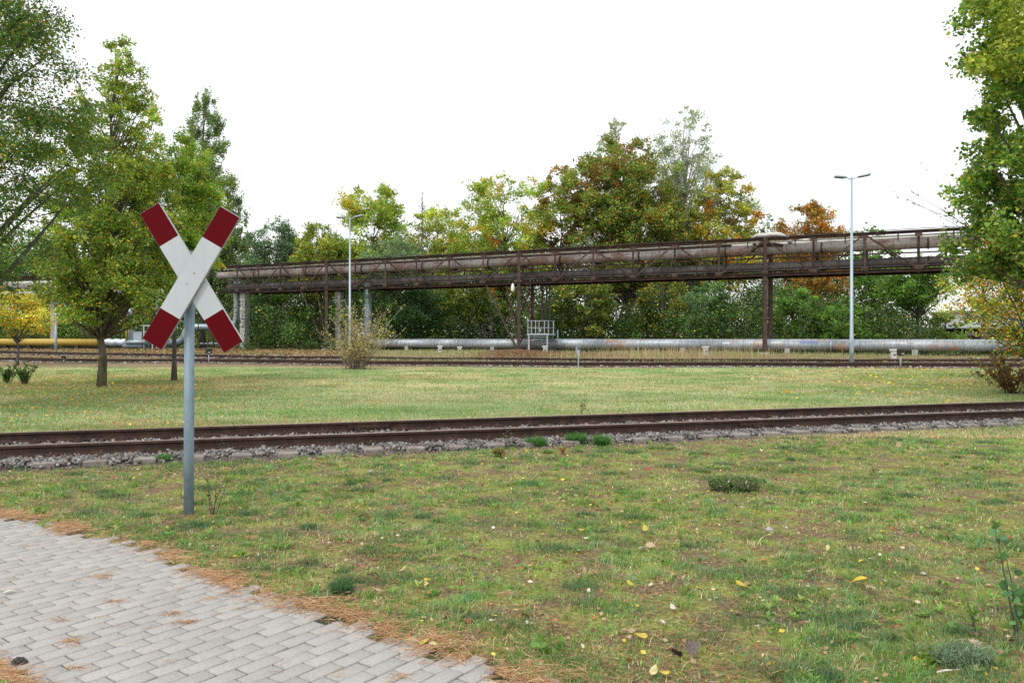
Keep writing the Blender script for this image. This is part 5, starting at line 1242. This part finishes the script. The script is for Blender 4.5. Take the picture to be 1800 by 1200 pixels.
# ------------------------------------------------------------------ single plants
def herb(name, label, cat, px, py, n, rad, h, pal, seed, group=None, wid=.004, stems=None, squash=.7):
    """cushion of upright fine shoots"""
    p = G(px, py); rg = rng_(seed)
    a = rg.uniform(0, 2 * np.pi, n); r = rad * np.sqrt(rg.random(n)) * .55; x = p.x + np.cos(a) * r; y = p.y + np.sin(a) * r * squash
    hh = h * np.sqrt(np.clip(1 - (r / rad) ** 2, .1, 1)) * rg.uniform(.6, 1.1, n)
    lx = np.cos(a) * (r / rad) * hh * .9 + rg.normal(0, .15, n) * hh; ly = np.sin(a) * (r / rad) * hh * .9 + rg.normal(0, .15, n) * hh
    B = np.stack([x, y, np.full(n, p.z)], -1); T_ = B + np.stack([lx, ly, hh], -1)
    # every shoot carries small side blades
    P = []
    for q in np.linspace(.25, 1, 7): P.append(B * (1 - q) + T_ * q + rg.normal(0, .010, (n, 3)))
    P = np.concatenate(P); c = pick_cols(len(P), pal, rg) * np.exp(rg.normal(0, .2, (len(P), 1)))
    V, Fq = leaf_quads(P, .035, wid, rg, .0)
    o = arr_mesh(name, V, [Fq], np.repeat(c, 4, 0), M['leaf'], None, tuple(p)); return tag(o, label, cat, group)
HG = [((.07, .20, .035), 4), ((.09, .25, .05), 3), ((.05, .13, .03), 2)]
herb('herb_cushion', 'bright green feathery cushion beside the rail, leftmost of the three in the middle', 'plant', 942, 786, 420, .17, .14, HG, 401, 'green cushions in the ballast', .006)
herb('herb_cushion', 'bright green feathery cushion with a taller tip, middle one of the three', 'plant', 1013, 782, 480, .17, .17, HG, 402, 'green cushions in the ballast', .006)
herb('herb_cushion', 'bright green feathery cushion beside the rail, rightmost of the three in the middle', 'plant', 1058, 784, 380, .14, .16, HG, 403, 'green cushions in the ballast', .006)
herb('herb_cushion', 'flat green cushion in the ballast just left of the crossbuck post', 'plant', 288, 812, 320, .16, .09, HG, 404, 'green cushions in the ballast', .006)
herb('herb_cushion', 'dark green fine cushion at the edge of the path by the pine needles', 'plant', 600, 1042, 230, .085, .085, [((.07, .15, .06), 4), ((.10, .2, .08), 3)], 405, None, .003)
herb('heather_clump', 'low dark green clump with tiny pink flowers in the lawn on the right', 'plant', 1290, 862, 620, .42, .15, [((.10, .17, .06), 5), ((.14, .23, .07), 4), ((.55, .34, .46), 1.0)], 406, None, .008, squash=.45)
herb('wormwood_clump', 'pale grey green feathery clump low in the right corner', 'plant', 1690, 1165, 420, .22, .08, [((.22, .30, .20), 5), ((.14, .22, .13), 3)], 407, None, .004, squash=.5)

def weed(name, label, cat, px, py, h, nst, seed, leaf=.03, pal=((.09, .18, .04),), spread=.5, leaves=14, stem=(.12, .09, .05), wid=.7, r0=.004, lean=(0, 0), leafmin=.15, group=None, twigs=0, mat='bark_grey', z=None):
    p = G(px, py) if z is None else Vector(((px - 900) * z / F, z, float(gh((px - 900) * z / F, z)))); rg = rng_(seed); root = empty(name, p, label, cat, group); mb = MB(); P = []
    for k in range(nst):
        a = rg.uniform(0, 6.28); hh = h * (rg.uniform(.55, 1.0) if nst < 20 else rg.uniform(.22, 1.0) ** .8) if k else h; L = spread * (hh if nst < 20 else .5 * (hh + h)) * rg.uniform(.2, 1)
        s = p + Vector((rg.normal() * (r0 * 3 + .075 * h * (nst > 20)), rg.normal() * (r0 * 3 + .06 * h * (nst > 20)), -.01)); e = s + Vector((math.cos(a) * L + lean[0] * hh, math.sin(a) * L + lean[1] * hh, hh)); m = s.lerp(e, .5) + Vector((rg.normal() * .05 * hh - math.cos(a) * L * .15, rg.normal() * .05 * hh, .04 * hh))
        pts = [s * (1 - q) ** 2 + m * 2 * q * (1 - q) + e * q * q for q in np.linspace(0, 1, 7)]
        mb.tube(pts, [max(.0008, r0 * (1 - .85 * q)) for q in np.linspace(0, 1, 7)], 5, caps=False)
        lines = [(pts, leaves)]
        for _ in range(twigs):
            q = rg.uniform(.25, .9); s1 = s * (1 - q) ** 2 + m * 2 * q * (1 - q) + e * q * q; b = rg.uniform(0, 6.28); l2 = hh * rg.uniform(.12, .3)
            e1 = s1 + Vector((math.cos(b) * l2 * .7, math.sin(b) * l2 * .7, l2 * .8)); t = [s1, s1.lerp(e1, .5) + Vector((0, 0, -.04 * l2)), e1]
            mb.tube(t, [r0 * .35, r0 * .25, .0008 + r0 * .08], 4, caps=False); lines.append((t, max(1, leaves // 2)))
        for pt, nl in lines:
            for _ in range(nl):
                q = rg.uniform(leafmin, 1) * (len(pt) - 1); i = min(int(q), len(pt) - 2); v = pt[i].lerp(pt[i + 1], q - i); P.append(np.array(v) + rg.normal(0, leaf * .45, 3))
    mb.build('stem', M[mat], root)
    if P:
        P = np.array(P); P[:, 2] = np.maximum(P[:, 2], p.z + .005); c = pick_cols(len(P), [(c_, 1) for c_ in pal], rg) * np.exp(rg.normal(0, .2, (len(P), 1)))
        if leaf > .018 and h < 1.2: # rounder six-cornered leaves for plants close by
            n = len(P); a = rg.normal(size=(n, 3)); a[:, 2] *= .4; a /= np.linalg.norm(a, axis=1, keepdims=True); b = rg.normal(size=(n, 3)); b -= a * np.sum(a * b, 1, keepdims=True); b /= np.linalg.norm(b, axis=1, keepdims=True); nn = np.cross(a, b)
            s_ = np.exp(rg.normal(0, .2, (n, 1))) * leaf; A, Bv = a * s_ * .5, b * s_ * .5 * wid
            V = np.stack([P - A, P - A * .45 + Bv * .85 + nn * s_ * .05, P + A * .25 + Bv * .8 + nn * s_ * .06, P + A, P + A * .25 - Bv * .8 + nn * s_ * .06, P - A * .45 - Bv * .85 + nn * s_ * .05], 1).reshape(-1, 3)
            arr_mesh('foliage', V, [np.arange(n * 6).reshape(n, 6)], np.repeat(c, 6, 0), M['leaf'], root)
        else:
            V, Fq = leaf_quads(P, leaf, leaf * wid, rg, .2); arr_mesh('foliage', V, [Fq], np.repeat(c, 4, 0), M['leaf'], root)
    return root
weed('sapling', 'leafless brown seedling in the grass right of the crossbuck post', 'sapling', 375, 906, .50, 5, 411, .02, ((.2, .08, .06), (.12, .10, .04)), .42, 2, r0=.0045, twigs=4, leafmin=.5)
weed('sapling', 'thin dark sapling with round leaves in the lower right corner', 'sapling', 1778, 1112, .66, 2, 412, .044, ((.07, .17, .06), (.09, .21, .07)), .12, 11, r0=.006, wid=.95, lean=(-.16, .1), leafmin=.05, twigs=1)
weed('sapling', 'low leafy sapling at the right edge beside the thin dark one', 'sapling', 1795, 1100, .26, 5, 413, .05, ((.07, .19, .06), (.10, .23, .07)), .6, 7, r0=.004, wid=.95)
weed('sapling', 'short bright green seedling left of the lower right sapling', 'sapling', 1712, 1108, .27, 4, 414, .034, ((.15, .28, .04), (.19, .32, .05)), .4, 8, r0=.003, wid=.8)
weed('weed', 'leafy weed with upright stalks at the ballast edge below the middle of the rail', 'weed', 876, 806, .16, 9, 415, .05, ((.10, .19, .05), (.16, .24, .06), (.3, .12, .07)), .8, 8, r0=.004)
weed('weed', 'tall pale grass stalks against the near rail', 'weed', 893, 790, .34, 7, 416, .03, ((.34, .36, .13),), .35, 6, r0=.003, wid=.25)
weed('weed', 'small reddish weed left of the middle green cushion', 'weed', 990, 800, .13, 6, 417, .035, ((.12, .15, .05), (.34, .12, .06)), .7, 7, r0=.003)
weed('weed', 'bright yellow green leafy weed low on the lawn near the lower right', 'weed', 1625, 1165, .09, 10, 418, .035, ((.15, .27, .04), (.2, .3, .05)), 1.2, 6, r0=.002)
weed('weed', 'small dark conifer like seedling beyond the near track', 'weed', 1021, 728, .30, 3, 419, .05, ((.05, .09, .03),), .3, 16, r0=.005, wid=.3)
weed('weed', 'pale arching grass blades beside the rail right of the crossbuck post', 'weed', 402, 803, .22, 8, 420, .06, ((.3, .34, .12), (.2, .27, .09)), .8, 3, r0=.003, wid=.12)
weed('weed', 'thin dry stalk standing against the near rail on the right', 'weed', 1552, 745, .42, 2, 421, .02, ((.34, .26, .16),), .12, 3, r0=.003, wid=.2)
weed('weed', 'dry stalk with arching tip against the near rail right of the heather', 'weed', 1612, 742, .40, 3, 422, .02, ((.34, .26, .16),), .5, 3, r0=.003, wid=.2)
weed('weed', 'broad leaved green weed at the path edge near the bottom', 'weed', 968, 1145, .06, 8, 423, .05, ((.12, .24, .04), (.16, .28, .05)), 1.6, 5, r0=.002, wid=.45)
weed('weed', 'small bright green weed beside the path far left', 'weed', 70, 907, .07, 10, 424, .05, ((.12, .26, .03), (.16, .3, .04)), 1.5, 5, r0=.002, wid=.4)
weed('shrub', 'small dense green bush at the left edge of the lawn', 'shrub', 12, 674, .62, 16, 431, .05, ((.06, .12, .03), (.10, .17, .04)), .5, 34, r0=.011, twigs=3, group='little bushes on the lawn')
weed('shrub', 'small green bush with a cut stump right of the leftmost bush', 'shrub', 43, 676, .72, 15, 432, .05, ((.06, .12, .03), (.12, .18, .04)), .6, 30, r0=.011, twigs=3, group='little bushes on the lawn')
weed('shrub', 'thin sprig beside the trunk of the olive green tree', 'shrub', 175, 683, .95, 3, 433, .045, ((.10, .16, .05),), .25, 8, r0=.008)
# the big pale shrub
weed('shrub', 'large half bare shrub with pale yellow leaf tips at the lawn edge', 'shrub', 628, 650, 3.1, 90, 434, .075, ((.62, .58, .27), (.50, .47, .2), (.38, .34, .15)), 0.82, 6, r0=.015, twigs=9, wid=.55, leafmin=.5, mat='twig')
weed('shrub', 'pale twiggy shrub behind the ground pipe left of the middle support', 'shrub', 855, 609, 3.4, 26, 435, .13, ((.30, .31, .26), (.24, .28, .2)), .7, 22, r0=.03, twigs=4, leafmin=.3, z=69)
# dark low tangle under the autumn tree
weed('shrub', 'dark tangled low shrub at the foot of the orange tree', 'shrub', 1782, 690, 1.2, 45, 436, .085, ((.30, .14, .03), (.14, .10, .04), (.10, .06, .03), (.24, .22, .05), (.08, .05, .04)), 1.3, 14, r0=.009, twigs=4)
# thin bare twigs reaching out of the right hand trees
def reaching():
    rg = rng_(55); b = Vector(((1835 - 900) * 20 / F, 20, 0)); root = empty('young_birch', (b.x, b.y, float(gh(b.x, b.y))), 'thin almost leafless tree leaning in from the right edge above the bridge', 'tree'); mb = MB(); P = []
    tops = [(1607, 272), (1580, 325), (1600, 352), (1640, 330), (1562, 342), (1655, 395), (1690, 300)]
    for i, (px, py) in enumerate(tops):
        e = W(px, py, 20 + rg.normal() * .6); s = b + Vector((0, 0, .0 if i == 0 else 2.2 + .2 * i)); m = Vector((s.x - .5, s.y, (s.z + e.z) / 2 - .2))
        f = lambda q: s * (1 - q) ** 2 + m * 2 * q * (1 - q) + e * q * q
        mb.tube([f(q) for q in np.linspace(0, 1, 12)], [.018 * (1 - q) + .003 for q in np.linspace(0, 1, 12)], 5, caps=False)
        for _ in range(9):
            q = rg.uniform(.5, 1); s1 = f(q); e1 = s1 + Vector((rg.normal() * .22 - .1, rg.normal() * .2, abs(rg.normal()) * .22)); mb.tube([s1, s1.lerp(e1, .5) + Vector((0, 0, -.02)), e1], [.005, .004, .002], 4, caps=False)
            for _ in range(2): P.append(np.array(s1.lerp(e1, rg.random())) + rg.normal(0, .03, 3))
    mb.build('trunk', M['bark_grey'], root); P = np.array(P); V, Fq = leaf_quads(P, .055, .03, rg, .2)
    arr_mesh('crown', V, [Fq], np.tile(np.array([[.16, .15, .06]]), (len(P) * 4, 1)), M['leaf'], root)
reaching()

# ------------------------------------------------------------------ single fallen leaves, stones, cones
def flat_leaf(name, label, cat, px, py, size, colr, kind, seed, group, tilt=.5, z=.02):
    p = G(px, py); p.z += z; rg = rng_(seed); pts = []
    if kind == 'round':
        for k in range(12):
            a = 2 * math.pi * k / 12; r = .5 * (1 + rg.normal() * .045) * (.86 + .14 * abs(math.cos(a / 2)) ** 3) + (.14 if k == 0 else 0); pts.append((r * math.cos(a), .84 * r * math.sin(a)))
    elif kind == 'maple':
        lob = [0, .55, 1.15, 1.9, -.55, -1.15, -1.9]; n = 28
        for k in range(n):
            a = 2 * math.pi * k / n - math.pi; near_ = min(abs(a - l) for l in lob); r = .5 * (.55 + .45 * max(0, 1 - near_ / .24)) if abs(a) < 2.3 else .18 + .1 * rg.random(); pts.append((r * math.cos(a), r * math.sin(a)))
    else:
        for k in range(14):
            a = 2 * math.pi * k / 14; r = .5; pts.append((r * math.cos(a), r * .42 * math.sin(a) * (1.1 if k % 2 else .9)))
    rz = rg.uniform(0, 6.28); tx, ty = rg.normal(0, tilt, 2); cur = rg.uniform(.35, .95) * (1 if rg.random() < .6 else -1)
    n = len(pts); V = []
    for lvl in (0, .0009):
        for x, y in pts: V.append((x, y, (x * x - y * y) * cur * .8 + abs(y) * cur * .5 + lvl / size))
        V.append((0, 0, lvl / size))
    def tr(v):
        x, y, z_ = v; z_ += x * tx + y * ty; X = x * math.cos(rz) - y * math.sin(rz); Y = x * math.sin(rz) + y * math.cos(rz); return (p.x + X * size, p.y + Y * size, p.z + z_ * size)
    V = [tr(v) for v in V]; lo = min(v[2] for v in V); V = [(v[0], v[1], v[2] - lo + p.z - .006) for v in V]
    f = [(n, (k + 1) % n, k) for k in range(n)] + [(2 * n + 1, n + 1 + k, n + 1 + (k + 1) % n) for k in range(n)] + [(k, (k + 1) % n, n + 1 + (k + 1) % n, n + 1 + k) for k in range(n)]
    mb = MB(); mb.add(V, f)
    c = colr; mt = mat_noise('leaf_' + cat.replace(' ', '_'), [tuple(q * .42 for q in c), tuple(q * .85 for q in c), tuple(min(1, q * 1.1) for q in c)], 38, 7, .7)
    d = ((px * 13 + py * 7) % 5)
    s = MB(); a0 = Vector(V[0]); a1 = a0 + Vector((math.cos(rz) * size * .5, math.sin(rz) * size * .5, .004)); mb.tube([a0, a0.lerp(a1, .5) + Vector((0, 0, .003)), a1], .0012, 4)
    return tag(mb.build(name, mt, None, tuple(p)), label, cat, group)
YL = (.56, .42, .05); PYL = (.56, .49, .22); BRL = (.30, .13, .055); TN = (.46, .33, .22); OG = (.55, .26, .04); PL = (.6, .56, .5)
GY_, GB_ = 'yellow leaves fallen on the near lawn', 'brown leaves fallen on the near lawn'
LV = [
    (1128, 1128, .075, YL, 'round', GY_, 'largest yellow leaf, low in the middle right'), (1168, 1195, .06, YL, 'round', GY_, 'bright yellow leaf at the bottom edge'),
    (1148, 1193, .05, PYL, 'round', GY_, 'pale yellow leaf touching the bottom edge beside the bright one'), (744, 1139, .055, YL, 'round', GY_, 'yellow leaf on pine needles at the path edge'),
    (762, 1143, .05, PYL, 'oval', GY_, 'pale leaf just right of the yellow one on the path edge'), (708, 1010, .05, PYL, 'round', GY_, 'pale yellow leaf standing in grass above the path corner'),
    (752, 1027, .055, YL, 'round', GY_, 'yellow leaf upright in grass, right of the pale one'), (1021, 937, .05, YL, 'round', GY_, 'small yellow leaf in the centre of the lawn'),
    (1134, 937, .055, YL, 'round', GY_, 'rounded yellow leaf above the curled brown leaf'), (1265, 944, .06, YL, 'round', GY_, 'yellow leaf below and left of the round pale stone'),
    (1107, 1034, .055, YL, 'round', GY_, 'yellow leaf standing on edge right of the lawn centre'), (1303, 1037, .085, YL, 'round', GY_, 'large yellow leaf standing upright left of the brightest one'),
    (1513, 1031, .085, (.66, .50, .03), 'round', GY_, 'brightest large yellow leaf standing upright in the right half'), (1229, 1041, .05, YL, 'oval', GY_, 'dull yellow leaf half in grass left of the upright one'),
    (1365, 1199, .08, PYL, 'round', GY_, 'pale yellow leaf cut by the bottom edge on the right'), (1455, 972, .06, PYL, 'oval', GY_, 'pale yellow sliver of leaf right of the stone'),
    (1513, 993, .05, YL, 'oval', GY_, 'small flat yellow leaf near the round white one'), (524, 892, .04, YL, 'round', GY_, 'small yellow leaf left of the lawn centre line'), (775, 890, .05, YL, 'round', GY_, 'pale yellow leaf between tufts above the straw patch'),
    (474, 911, .045, YL, 'oval', GY_, 'yellow leaf right of the brown leaf by the post'), (314, 850, .05, PYL, 'oval', GY_, 'pale leaf just left of the post'), (1108, 924, .03, YL, 'round', GY_, 'tiny yellow leaf above the centre right of the lawn'),
    (403, 903, .12, BRL, 'maple', GB_, 'jagged reddish brown leaf right of the crossbuck post'), (315, 900, .085, TN, 'maple', GB_, 'tan curled leaf at the foot of the crossbuck post'), (296, 893, .05, BRL, 'oval', GB_, 'small dark brown leaf left of the tan one at the post'),
    (299, 832, .10, (.40, .16, .06), 'maple', GB_, 'orange brown leaf left of the post near the ballast'), (201, 843, .09, (.34, .10, .05), 'maple', GB_, 'dark red brown leaf left of the orange brown one'), (470, 833, .07, TN, 'maple', GB_, 'pale tan leaf right of the bare seedling'),
    (434, 833, .06, BRL, 'oval', GB_, 'small rust leaf between the seedling and the pale tan leaf'), (1141, 832, .12, (.27, .09, .05), 'maple', GB_, 'reddish brown jagged leaf right of centre near the track'), (1143, 967, .10, TN, 'maple', GB_, 'curled tan leaf beside a grey scrap in the lawn centre right'),
    (1127, 971, .06, (.3, .28, .26), 'oval', GB_, 'grey crumpled scrap left of the curled tan leaf'), (1298, 925, .07, TN, 'maple', GB_, 'small tan lobed leaf left of the round stone'), (1425, 1014, .09, TN, 'maple', GB_, 'tan lobed leaf left of the brightest yellow leaf'),
    (1530, 1042, .085, TN, 'maple', GB_, 'tan lobed leaf right below the brightest yellow leaf'), (1714, 1143, .09, TN, 'maple', GB_, 'pale curled leaf in the lower right corner'), (1220, 1158, .11, (.13, .10, .09), 'maple', GB_, 'dark shrivelled leaf at the lower middle right'),
    (1192, 1170, .10, (.05, .045, .04), 'maple', GB_, 'almost black shrivelled leaf at the bottom'), (636, 915, .08, BRL, 'maple', GB_, 'brown leaf standing in grass left of the straw tuft'), (679, 884, .08, (.36, .17, .09), 'maple', GB_, 'reddish tan leaf above the straw tuft'),
    (521, 959, .06, BRL, 'oval', GB_, 'brown folded leaf between post and straw tuft'), (270, 944, .05, BRL, 'oval', GB_, 'brown leaf at the needle border left of the post'), (664, 1046, .06, TN, 'maple', GB_, 'tan leaf by the dark green cushion near the path'),
    (463, 720, .10, (.42, .17, .08), 'maple', GB_, 'orange brown leaf beyond the near track left of centre'), (836, 1018, .06, (.08, .07, .07), 'oval', GB_, 'black crumpled leaf in the lower centre'), (855, 1025, .05, (.10, .08, .08), 'oval', GB_, 'small black leaf right of the other black one'),
    (1164, 1101, .06, PL, 'oval', GY_, 'whitish folded leaf above the largest yellow leaf'), (1183, 1077, .045, PL, 'round', GY_, 'whitish round leaf above the folded white one'), (1424, 1134, .05, PL, 'oval', GY_, 'pinkish white scrap right of the dark shrivelled leaf'),
    (1531, 989, .045, PL, 'round', GY_, 'round whitish cap right of the small flat yellow leaf'), (1458, 1044, .035, PL, 'round', GY_, 'small white disc below left of the brightest leaf'), (1660, 1193, .07, PL, 'oval', GY_, 'whitish sliver at the bottom right'),
    (17, 1047, .07, (.55, .58, .42), 'oval', 'leaves on the path', 'pale green leaf lying on the paving at the left edge')]
for i, (px, py, sz, c, kd, gp, lb) in enumerate(LV): flat_leaf('fallen_leaf', lb, 'fallen leaf', px, py, sz * .98, c, kd, 500 + i, gp, .28, .034)
def pebble(px, py, s, colr, label, seed):
    p = G(px, py); rg = rng_(seed); mb = MB(); rows = []
    hs = np.linspace(-1, 1, 7); 
    mb.tube([p + Vector((0, 0, s * (.25 + .4 * h))) for h in hs], [max(.002, s * .55 * math.sqrt(max(0, 1 - h * h)) * (1 + .08 * rg.normal())) for h in hs], 12)
    return tag(mb.build('stone', mat_noise('stone', [tuple(c * .75 for c in colr), colr], 30, 6, .85), None, tuple(p)), label, 'stone')
pebble(1352, 933, .055, (.40, .40, .40), 'round pale grey stone in the right half of the lawn', 601)
pebble(1623, 1010, .03, (.55, .55, .53), 'small white stone on bare soil on the right', 602)
pebble(1548, 832, .045, (.5, .5, .48), 'white pebble above the heather clump on the right', 603)
pebble(1290, 855, .05, (.5, .5, .5), 'pale stone lying under the heather clump', 604)
pebble(652, 832, .06, (.36, .33, .31), 'grey broken stone in the lawn near the ballast', 605)
def cone(px, py):
    p = G(px, py); mb = MB(); rg = rng_(8)
    for k in range(40):
        t = k / 40; a = k * 2.4; r = .022 * math.sin(math.pi * (.15 + .8 * t)); c = p + Vector((t * .06 - .03, math.cos(a) * r, .02 + math.sin(a) * r)); mb.box(c, (.012, .014, .007), a * .3)
    mb.tube([p + Vector((-.03, 0, .02)), p + Vector((.03, 0, .02))], .012, 8)
    tag(mb.build('pine_cone', M['bark_grey'], None, tuple(p)), 'dark pine cone at the lower left edge of the path', 'pine cone')
cone(35, 1171)
